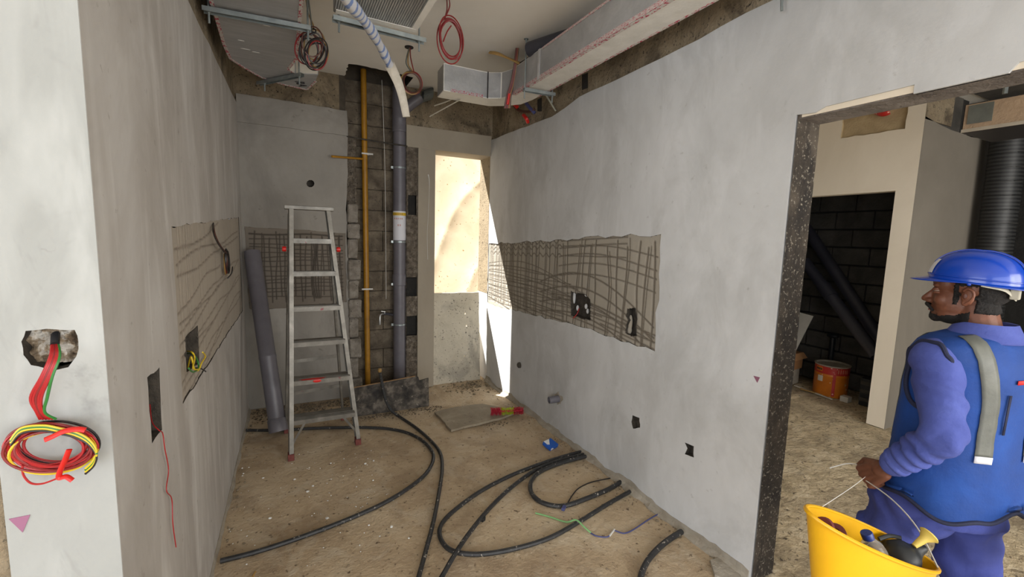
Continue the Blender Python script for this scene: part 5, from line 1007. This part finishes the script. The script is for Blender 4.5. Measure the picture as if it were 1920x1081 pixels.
# vest
b = MB()
vs_ = ((.765, .222, .165, .0), (.80, .224, .166, 0), (.90, .214, .158, 0), (1.05, .203, .150, 0), (1.18, .203, .150, -.005), (1.27, .205, .148, -.012), (1.33, .222, .134, -.018), (1.368, .212, .114, -.022), (1.392, .175, .096, -.026), (1.403, .120, .084, -.028), (1.409, .092, .078, -.03))
b.loft([sect(z+(0), rx, ry, 0, cy, 64, 2.3) for z, rx, ry, cy in vs_], False, True); ve = b
me_ = remesh(b, .009, 4, .5) if False else None
vest = b.build('vest', 'vest_blue', man, smooth=True); vm = vest.data
bm = bmesh.new(); bm.from_mesh(vm); bmesh.ops.subdivide_edges(bm, edges=bm.edges[:], cuts=2, use_grid_fill=True); bmesh.ops.delete(bm, geom=[f for f in bm.faces if len(f.verts) > 10], context='FACES')
for v in bm.verts:
    z = v.co.z; am = .012*min(1, max(0, 1.35-z)/.5); v.co += v.normal*(am*noise.noise(Vector((v.co.x*9, v.co.y*9, v.co.z*3.2)))+.004*noise.noise(v.co*14)); 
    if z < .80: v.co.z += .018*math.sin(math.atan2(v.co.y-MR.y, v.co.x-MR.x)*3)+.01*math.sin(math.atan2(v.co.y-MR.y, v.co.x-MR.x)*7)
bmesh.ops.recalc_face_normals(bm, faces=bm.faces); bm.to_mesh(vm); bm.free(); vm.shade_smooth(); vest.modifiers.new('s', 'SOLIDIFY').thickness = .004
bm = bmesh.new(); bm.from_mesh(vm); vb = BVHTree.FromBMesh(bm)
hem = []; 
for k in range(73):
    a = 2*math.pi*k/72; best = None
    for e in ():
        pass
bel = [e for e in bm.edges if e.is_boundary and e.verts[0].co.z < .95]; loop = []; 
if bel:
    e = bel[0]; v0 = e.verts[0]; v = e.verts[1]; loop = [v0.co.copy(), v.co.copy()]; prev = e
    while v is not v0 and len(loop) < 2000:
        nx_ = [q for q in v.link_edges if q.is_boundary and q is not prev]
        if not nx_: break
        prev = nx_[0]; v = prev.other_vert(v); loop.append(v.co.copy())
bm.free()
b = MB(); b.tube(loop[::2]+[loop[0]], .008, 8, smooth=False, cap=False); lab(b.build('hem_trim', 'vest_trim', man, smooth=True), 'dark navy hem')
def on_vest(p, off=.004):
    loc, nr, i, d_ = vb.find_nearest(Vector(p)); out = (loc-Lc(0, 0, loc.z)); out.z = 0
    if nr.dot(out) < 0: nr = -nr
    return loc+nr*off, nr
def cast(px, py, off=.005):
    r = Vector(RM @ np.array([px-CX, py-CY, F])).normalized(); loc, nr, i, d_ = vb.ray_cast(Vector(OO), r)
    if loc is None: return None, None
    if nr.dot(r) > 0: nr = -nr
    return loc+nr*off, nr
def band(cpts, w, mat, name, label, th=.002, parent=None):
    "a flat band laid on the vest along the given surface points"
    cp = smooth_path(cpts, 6); L1, L2 = [], []
    for i, p in enumerate(cp):
        d_ = (cp[min(i+1, len(cp)-1)]-cp[max(i-1, 0)]).normalized(); q, nr = on_vest(p); s_ = d_.cross(nr).normalized()
        row = []
        for j in range(5): qq, n2 = on_vest(q+s_*w*(j/4-.5), .0045); row.append(qq)
        L1.append(row)
    b = MB(); b.loft(L1, False, False, closed=False); o = b.build(name, mat, parent or man, smooth=True); o.modifiers.new('s', 'SOLIDIFY').thickness = th; return lab(o, label)
cps = [cast(x, y)[0] for x, y in ((1834, 640), (1852, 668), (1862, 705), (1866, 745), (1864, 785), (1866, 815), (1867, 822))]
cps = [p for p in cps if p is not None]
for side in (-1, 1):
    pts = [Lc(side*.115, -.06, 1.40), Lc(side*.118, -.12, 1.33), Lc(side*.105, -.17, 1.2), Lc(side*.10, -.17, 1.08), Lc(side*.10, -.17, 1.00)]
    band(pts, .052, 'reflective_grey', 'reflective_strip', 'grey reflective strip'); band([pts[-1], Lc(side*.10, -.17, .975)], .052, 'helmet_white', 'strip_end', 'pale strip end')
    pts = [Lc(side*.10, .06, 1.38), Lc(side*.125, .12, 1.28), Lc(side*.12, .16, 1.1), Lc(side*.12, .16, .95)]
    band(pts, .052, 'reflective_grey', 'reflective_strip', 'grey reflective strip')
band([Lc(-.03, -.17, 1.265), Lc(.09, -.17, 1.265)], .014, 'plastic_red', 'red_stripe', 'thin red stripe on the back')
band([Lc(-.045, -.17, 1.22), Lc(-.045, -.17, 1.08)], .008, 'vest_trim', 'pocket_seam', 'dark pocket seam')
for side in (-1, 1):      # armhole trims follow the seam between sleeve and vest
    pts = []
    for k in range(25):
        a = 2*math.pi*k/24; pts.append(on_vest(Lc(side*.26, -.035+.112*math.cos(a), 1.262+.138*math.sin(a)), .006)[0])
    b = MB(); b.tube(pts, .0080, 8, n=3, cap=False); lab(b.build('armhole_trim', 'vest_trim', man, smooth=True), 'dark navy armhole edging')
# trousers
b = MB(); b.loft([sect(z, rx, ry, 0, 0, 36, 2.2) for z, rx, ry in ((.70, .18, .145), (.80, .19, .145), (.92, .18, .135), (.97, .16, .12))])
for h_, k_, a_ in ((HPL, KNL, ANL), (HPR, KNR, ANR)): b.cap(h_-UZ*.04, k_, .108, .092); b.cap(k_, a_+UZ*.02, .092, .082)
b.ell(Lc(-.10, .05, .72), (.115, .15, .14), LM)
me_ = remesh(b, .010, 6, .5); f1 = folds(HPL, KNL, .008, 14); f2 = folds(KNL, ANL, .009, 22); f3 = folds(HPR, KNR, .008, 14); f4 = folds(KNR, ANR, .008, 20)
wrinkle(me_, lambda co: f1(co)+f2(co)+f3(co)+f4(co)+.006*noise.noise(Vector((co.x*9, co.y*9, co.z*4)))); meshobj(me_, 'trousers', 'trouser_blue', man)
for a_ in (ANL, ANR):
    zt_ = a_.z-.09; b = MB(); b.ell(a_+Mg*.05+UZ*(-.055), (.048, .135, .042), LM); b.ell(a_+UZ*-.01, (.048, .055, .06), LM)
    me_ = remesh(b, .008, 3)
    for v in me_.vertices: v.co.z = max(v.co.z, zt_)
    meshobj(me_, 'shoe', 'black_rubber', man)
# hard hat
def hat(name, mat, fn, n=72, m=20):
    b = MB(); b.loft([[fn(2*math.pi*k/n, j/m) for k in range(n)] for j in range(m+1)], False, True); o = b.build(name, mat, man, smooth=True); o.modifiers.new('s', 'SOLIDIFY').thickness = .003; return o
tilt = Matrix.Rotation(math.radians(4), 3, Hr)
def hp_(f, l, u): return Hd(-.012, 0, .045)+tilt @ (Hg*f-Hr*l+UZ*u)
def hatf(a, t_):
    ca, sa = math.cos(a), math.sin(a)
    if t_ < .25:      # brim turned outwards, long at the front
        q = 1-t_/.25; e = .010+.042*max(0, ca)**1.6+.010*max(0, -ca); return hp_((.128+e*q)*ca, (.104+e*q*.5)*sa, -.004*q-.012*q*max(0, ca)-.006*q*max(0, -ca))
    p = (t_-.25)/.75*math.pi/2; rz = .112
    rid = .004*math.exp(-(sa/.16)**2)*math.sin(p)
    return hp_(.128*ca*math.cos(p)**.82, .104*sa*math.cos(p)**.82, (rz+rid)*math.sin(p)**.95)
hh = hat('hard_hat', 'helmet_blue', hatf); lab(hh, 'glossy blue hard hat')
def raise_(a, t_, off): 
    p = (t_-.25)/.75*math.pi/2; return hp_((.128+off)*math.cos(a)*math.cos(p)**.82, (.104+off)*math.sin(a)*math.cos(p)**.82, (.112+off)*math.sin(p)**.95)
b = MB(); b.loft([[raise_(-.55+1.1*k/8, .31+.24*j/5, .003) for k in range(9)] for j in range(6)], False, False, closed=False); lab(b.build('badge', 'helmet_white', hh, smooth=True), 'white badge on the front')
b = MB(); b.tube([hp_(.128*math.cos(a)*1.012, .104*math.sin(a)*1.012, .012) for a in [2*math.pi*k/48 for k in range(49)]], .0028, 6, smooth=False, cap=False); b.build('rain_gutter', 'helmet_blue', hh, smooth=True)
for off in (.02, -.02):
    b = MB(); b.tube([hp_(.128*math.cos(p)**.82*math.copysign(1, c_), off, .112*math.sin(p)**.95+.001) for c_, p in [(1, .5+.12*k) for k in range(9)]+[(-1, 1.46-.12*k) for k in range(9)]], .0022, 6, n=2); b.build('crown_rib', 'helmet_blue', hh, smooth=True)
b = MB(); b.tube([hp_(-.03, .098, -.004), hp_(-.045, .094, -.006), hp_(-.085, .070, -.014), hp_(-.108, .0, -.045), hp_(-.085, -.070, -.014), hp_(-.045, -.094, -.006)], .010, 8, flat=.3); lab(b.build('harness_band', 'strap_grey', hh, smooth=True), 'pale grey harness band')
b = MB(); b.box((-.012, -.018, -.018), (.012, .018, .018), Matrix.Translation(hp_(-.108, .03, -.028)) @ HM.to_4x4()); lab(b.build('harness_buckle', 'strap_grey', hh, bevel=.004), 'pale grey buckle')
b = MB(); c = hp_(.0, .105, -.008); b.ell(c, (.006, .004, .006), HM); b.build('strap_peg', 'helmet_blue', hh, smooth=True)
# black bag hanging at his right side
b = MB(); c = Lc(.10, -.26, .70); b.ell(c, (.10, .05, .13), LM); me_ = remesh(b, .012, 2)
for v in me_.vertices: v.co += v.normal*.02*noise.noise(v.co*14)
o_ = meshobj(me_, 'tool_pouch', 'black_glove', man); lab(o_, 'black pouch hanging at the hip')
# ------------------------------------------------------------------ bucket and what is in it
t = thing('bucket', 'yellow flexible builder bucket with red handwriting carried by the man', 'bucket', tuple(P(1632, 1040, d=1.25)))
bl, brr = P(1520, 963, d=1.17), P(1744, 1050, d=1.33); bc = (bl+brr)/2; mj = (brr-bl)/2; vw = (bc-Vector(OO)).normalized()
mn = mj.cross(Vector((.0, -.12, 1))).normalized(); mn = mn if mn.dot(vw) > 0 else -mn; ax = mj.cross(mn).normalized(); ax = ax if ax.z > 0 else -ax
mnl = .082; HB = .30
mn = (mn+ax*.02).normalized()
def bk(a, t_, off=0):
    s_ = 1-.38*t_; sag = Vector((0, 0, -1))*HB*t_*.9+(-ax)*HB*t_*.1
    mm = mnl+(.10-mnl)*min(t_*1.5, 1)
    return bc+mj*(s_*math.cos(a))*(1+off/mj.length)+mn*(mm+off)*s_*math.sin(a)/.98+sag
n = 56; b = MB(); rings = [[bk(2*math.pi*k/n, j/14) for k in range(n)] for j in range(15)]
inner = [[bk(2*math.pi*k/n, min(j/14, .985), -.004) for k in range(n)] for j in range(14, -1, -1)]
b.loft(rings, False, False); b.add([bk(2*math.pi*k/n, 1) for k in range(n)], [tuple(range(n))]); b.loft(inner, False, False); b.add([bk(2*math.pi*k/n, .985, -.004) for k in range(n)], [tuple(range(n))]); b.build('tub', 'bucket_yellow', t, smooth=True, fix=True)
b = MB(); b.tube([bk(2*math.pi*k/n, .005, .001) for k in range(n+1)], .0055, 8, smooth=False, cap=False); b.build('rim', 'bucket_yellow', t, smooth=True)
# red handwriting down the near side
cent = bc-Vector((0, 0, 1))*.12
def bray(px, py):
    r = Vector(RM @ np.array([px-CX, py-CY, F])).normalized(); loc, nr, i, d_ = bvb.ray_cast(Vector(OO), r)
    return None if loc is None else loc-r*.0015
bm = bmesh.new(); bm.from_mesh(t.children[0].data); bvb = BVHTree.FromBMesh(bm); bm.free()
st = [((1576, 1036), (1583, 1052)), ((1578, 1034), (1590, 1046), (1594, 1054)), ((1580, 1046), (1588, 1040)), ((1584, 1036), (1592, 1044), (1594, 1050), (1586, 1049)), ((1573, 1056), (1578, 1060), (1576, 1064), (1571, 1060), (1573, 1056)), ((1574, 1064), (1581, 1067)), ((1572, 1068), (1580, 1071), (1583, 1078), (1575, 1074)), ((1586, 1062), (1587, 1063))]
for s_ in st:
    pp = [bray(*q) for q in s_]; pp = [q for q in pp if q is not None]
    if len(pp) > 1: b = MB(); b.tube(pp, .0016, 5, n=4); lab(b.build('handwriting', 'ink_red', t), 'red handwritten stroke')
HP_ = WRL+(WRL-ELL).normalized()*.07
hx = hl_[0]; rp = bk(math.radians(-28), 0)
b = MB(); b.tube([hx+hl_[1]*.05-hl_[3]*.0, hx+(rp-hx)*.3+V(0, 0, -.0)+Mg*-.01, hx+(rp-hx)*.65+Vector((.012, -.01, .01)), rp], .0022, 6); lab(b.build('rope_handle', 'rope_white', t, smooth=True), 'thin white cord handle')
rp2 = bk(math.radians(120), 0); b = MB(); b.tube([hx+hl_[1]*.03, hx+(rp2-hx)*.5, rp2], .0011, 6); lab(b.build('rope_handle', 'rope_white', t, smooth=True), 'thin white cord handle')
e0 = hl_[4]; b = MB(); b.tube([e0, e0+V(-.04, .02, .004), e0+V(-.08, .045, -.012), e0+V(-.10, .055, -.02)], .0022, 6); lab(b.build('cord_end', 'rope_white', t, smooth=True), 'loose white cord end')
# contents
bt = bc+mj*.0
c0_ = P(1640, 1040, d=1.27); ub = (P(1615, 985, d=1.27)-c0_).normalized(); ub = (ub+Vector((0, 0, .15))).normalized()
tb = thing('plastic_bottle', 'clear plastic water bottle with a blue cap standing in the yellow bucket', 'bottle', tuple(c0_))
c1 = c0_-ub*.10; b = MB(); b.lathe([(.001, 0), (.030, .0), (.033, .006), (.033, .05), (.030, .055), (.033, .06), (.033, .075), (.030, .08), (.033, .085), (.033, .11), (.028, .13), (.016, .146), (.0125, .150), (.0125, .158)], c1, ub, seg=24); b.build('body', 'bottle_plastic', tb, smooth=True)
b = MB(); b.lathe([(.001, .003), (.029, .003), (.030, .09), (.001, .09)], c1, ub, seg=20); lab(b.build('cloudy_water', 'bottle_milky', tb, smooth=True), 'cloudy contents')
b = MB(); b.lathe([(.0150, .152), (.0155, .168), (.014, .171), (.001, .171)], c1, ub, seg=20, cap0=True); lab(b.build('cap', 'bottle_cap', tb, smooth=True), 'blue cap')
tg = thing('watering_head', 'black bag like can with a flared yellow nozzle lying in the yellow bucket', 'can', tuple(P(1690, 1040, d=1.30)))
c = P(1688, 1046, d=1.31); b = MB(); b.ell(c, (.052, .050, .050)); b.ell(c+V(.0, .0, -.03), (.05, .05, .05)); b.cap(P(1706, 1040, d=1.31), P(1728, 1028, d=1.31), .030, .016); me_ = remesh(b, .006, 4)
for v in me_.vertices: v.co += v.normal*.006*noise.noise(v.co*30)
meshobj(me_, 'body', 'black_glove', tg)
a = P(1714, 1023, d=1.30); e = P(1741, 1003, d=1.30); d_ = (e-a).normalized(); b = MB(); b.lathe([(.007, 0), (.009, .015), (.011, .035), (.020, .050), (.025, .054), (.022, .058), (.008, .052), (.001, .050)], a, d_, seg=20, cap0=True); lab(b.build('nozzle', 'yellow_soft', tg, smooth=True), 'flared pale yellow nozzle')
b = MB(); b.tube([P(1648, 1010, d=1.33), P(1668, 1004, d=1.34), P(1690, 1008, d=1.33)], .006, 8, flat=.6); b.build('handle', 'black_glove', tg, smooth=True)
for k, (p0, lb, rr) in enumerate(((P(1545, 985, d=1.20), 'dark maroon tape roll leaning at the left inside the yellow bucket', .022), (P(1568, 1000, d=1.21), 'round maroon tape roll in front of the other one in the yellow bucket', .024))):
    tt = thing('tape_roll', lb, 'tape', tuple(p0)); b = MB(); axx = (Vector(OO)-p0).normalized()+V(.0, .2, .5*(k-.3)); b.lathe([(rr*.5, -.012), (rr, -.012), (rr*1.02, 0), (rr, .012), (rr*.5, .012), (rr*.5, -.012)], p0, axx, seg=22); b.build('roll', 'tape_maroon', tt, smooth=True)
    b = MB(); b.lathe([(rr*.46, -.011), (rr*.50, -.011), (rr*.50, .011), (rr*.46, .011), (rr*.46, -.011)], p0, axx, seg=18); lab(b.build('core', 'cardboard', tt, smooth=True), 'cardboard core')
b = MB(); b.tube([P(1556, 985, d=1.22), P(1566, 995, d=1.22), P(1574, 1004, d=1.22)], .004, 6); tag(b.build('grey_tool', 'galvanised', smooth=True), 'thin grey tool shaft in the yellow bucket beside the tape rolls', 'tool')
b = MB(); c = P(1628, 1028, d=1.22)-V(0, 0, .02); b.ell(c, (.028, .024, .026)); b.ell(P(1590, 1024, d=1.24)-V(0, 0, .03), (.05, .04, .03)); me_ = remesh(b, .006, 3); o_ = meshobj(me_, 'dark_rag', 'plastic_dark', None); tag(o_, 'dark crumpled rag at the bottom of the yellow bucket', 'rag')
GR = dict(conduit='black conduits on the floor', wire_coil='coils of electrical wire', insulated_duct='insulated air ducts under the ceiling', hanger_bracket='galvanised duct hangers', loose_wire='loose electrical wires',
          cable_stub='cable stubs in the corner under the elbow', cardboard_box='cartons in the dark store', tape_roll='tape rolls in the bucket', leaning_pipe='grey pipes leaning on walls', white_strip='white strips under the duct elbow',
          timber_strip='strips on the store floor', threaded_rod='single hanger rods', conduit_end='conduit ends under the ceiling')
for o in bpy.data.objects:
    k = o.name.split('.')[0]
    if k in GR and o.parent is None: o['group'] = GR[k]
# the setting carries no category
for o in list(bpy.data.objects):
    if o.get('category') == 'structure': del o['category']
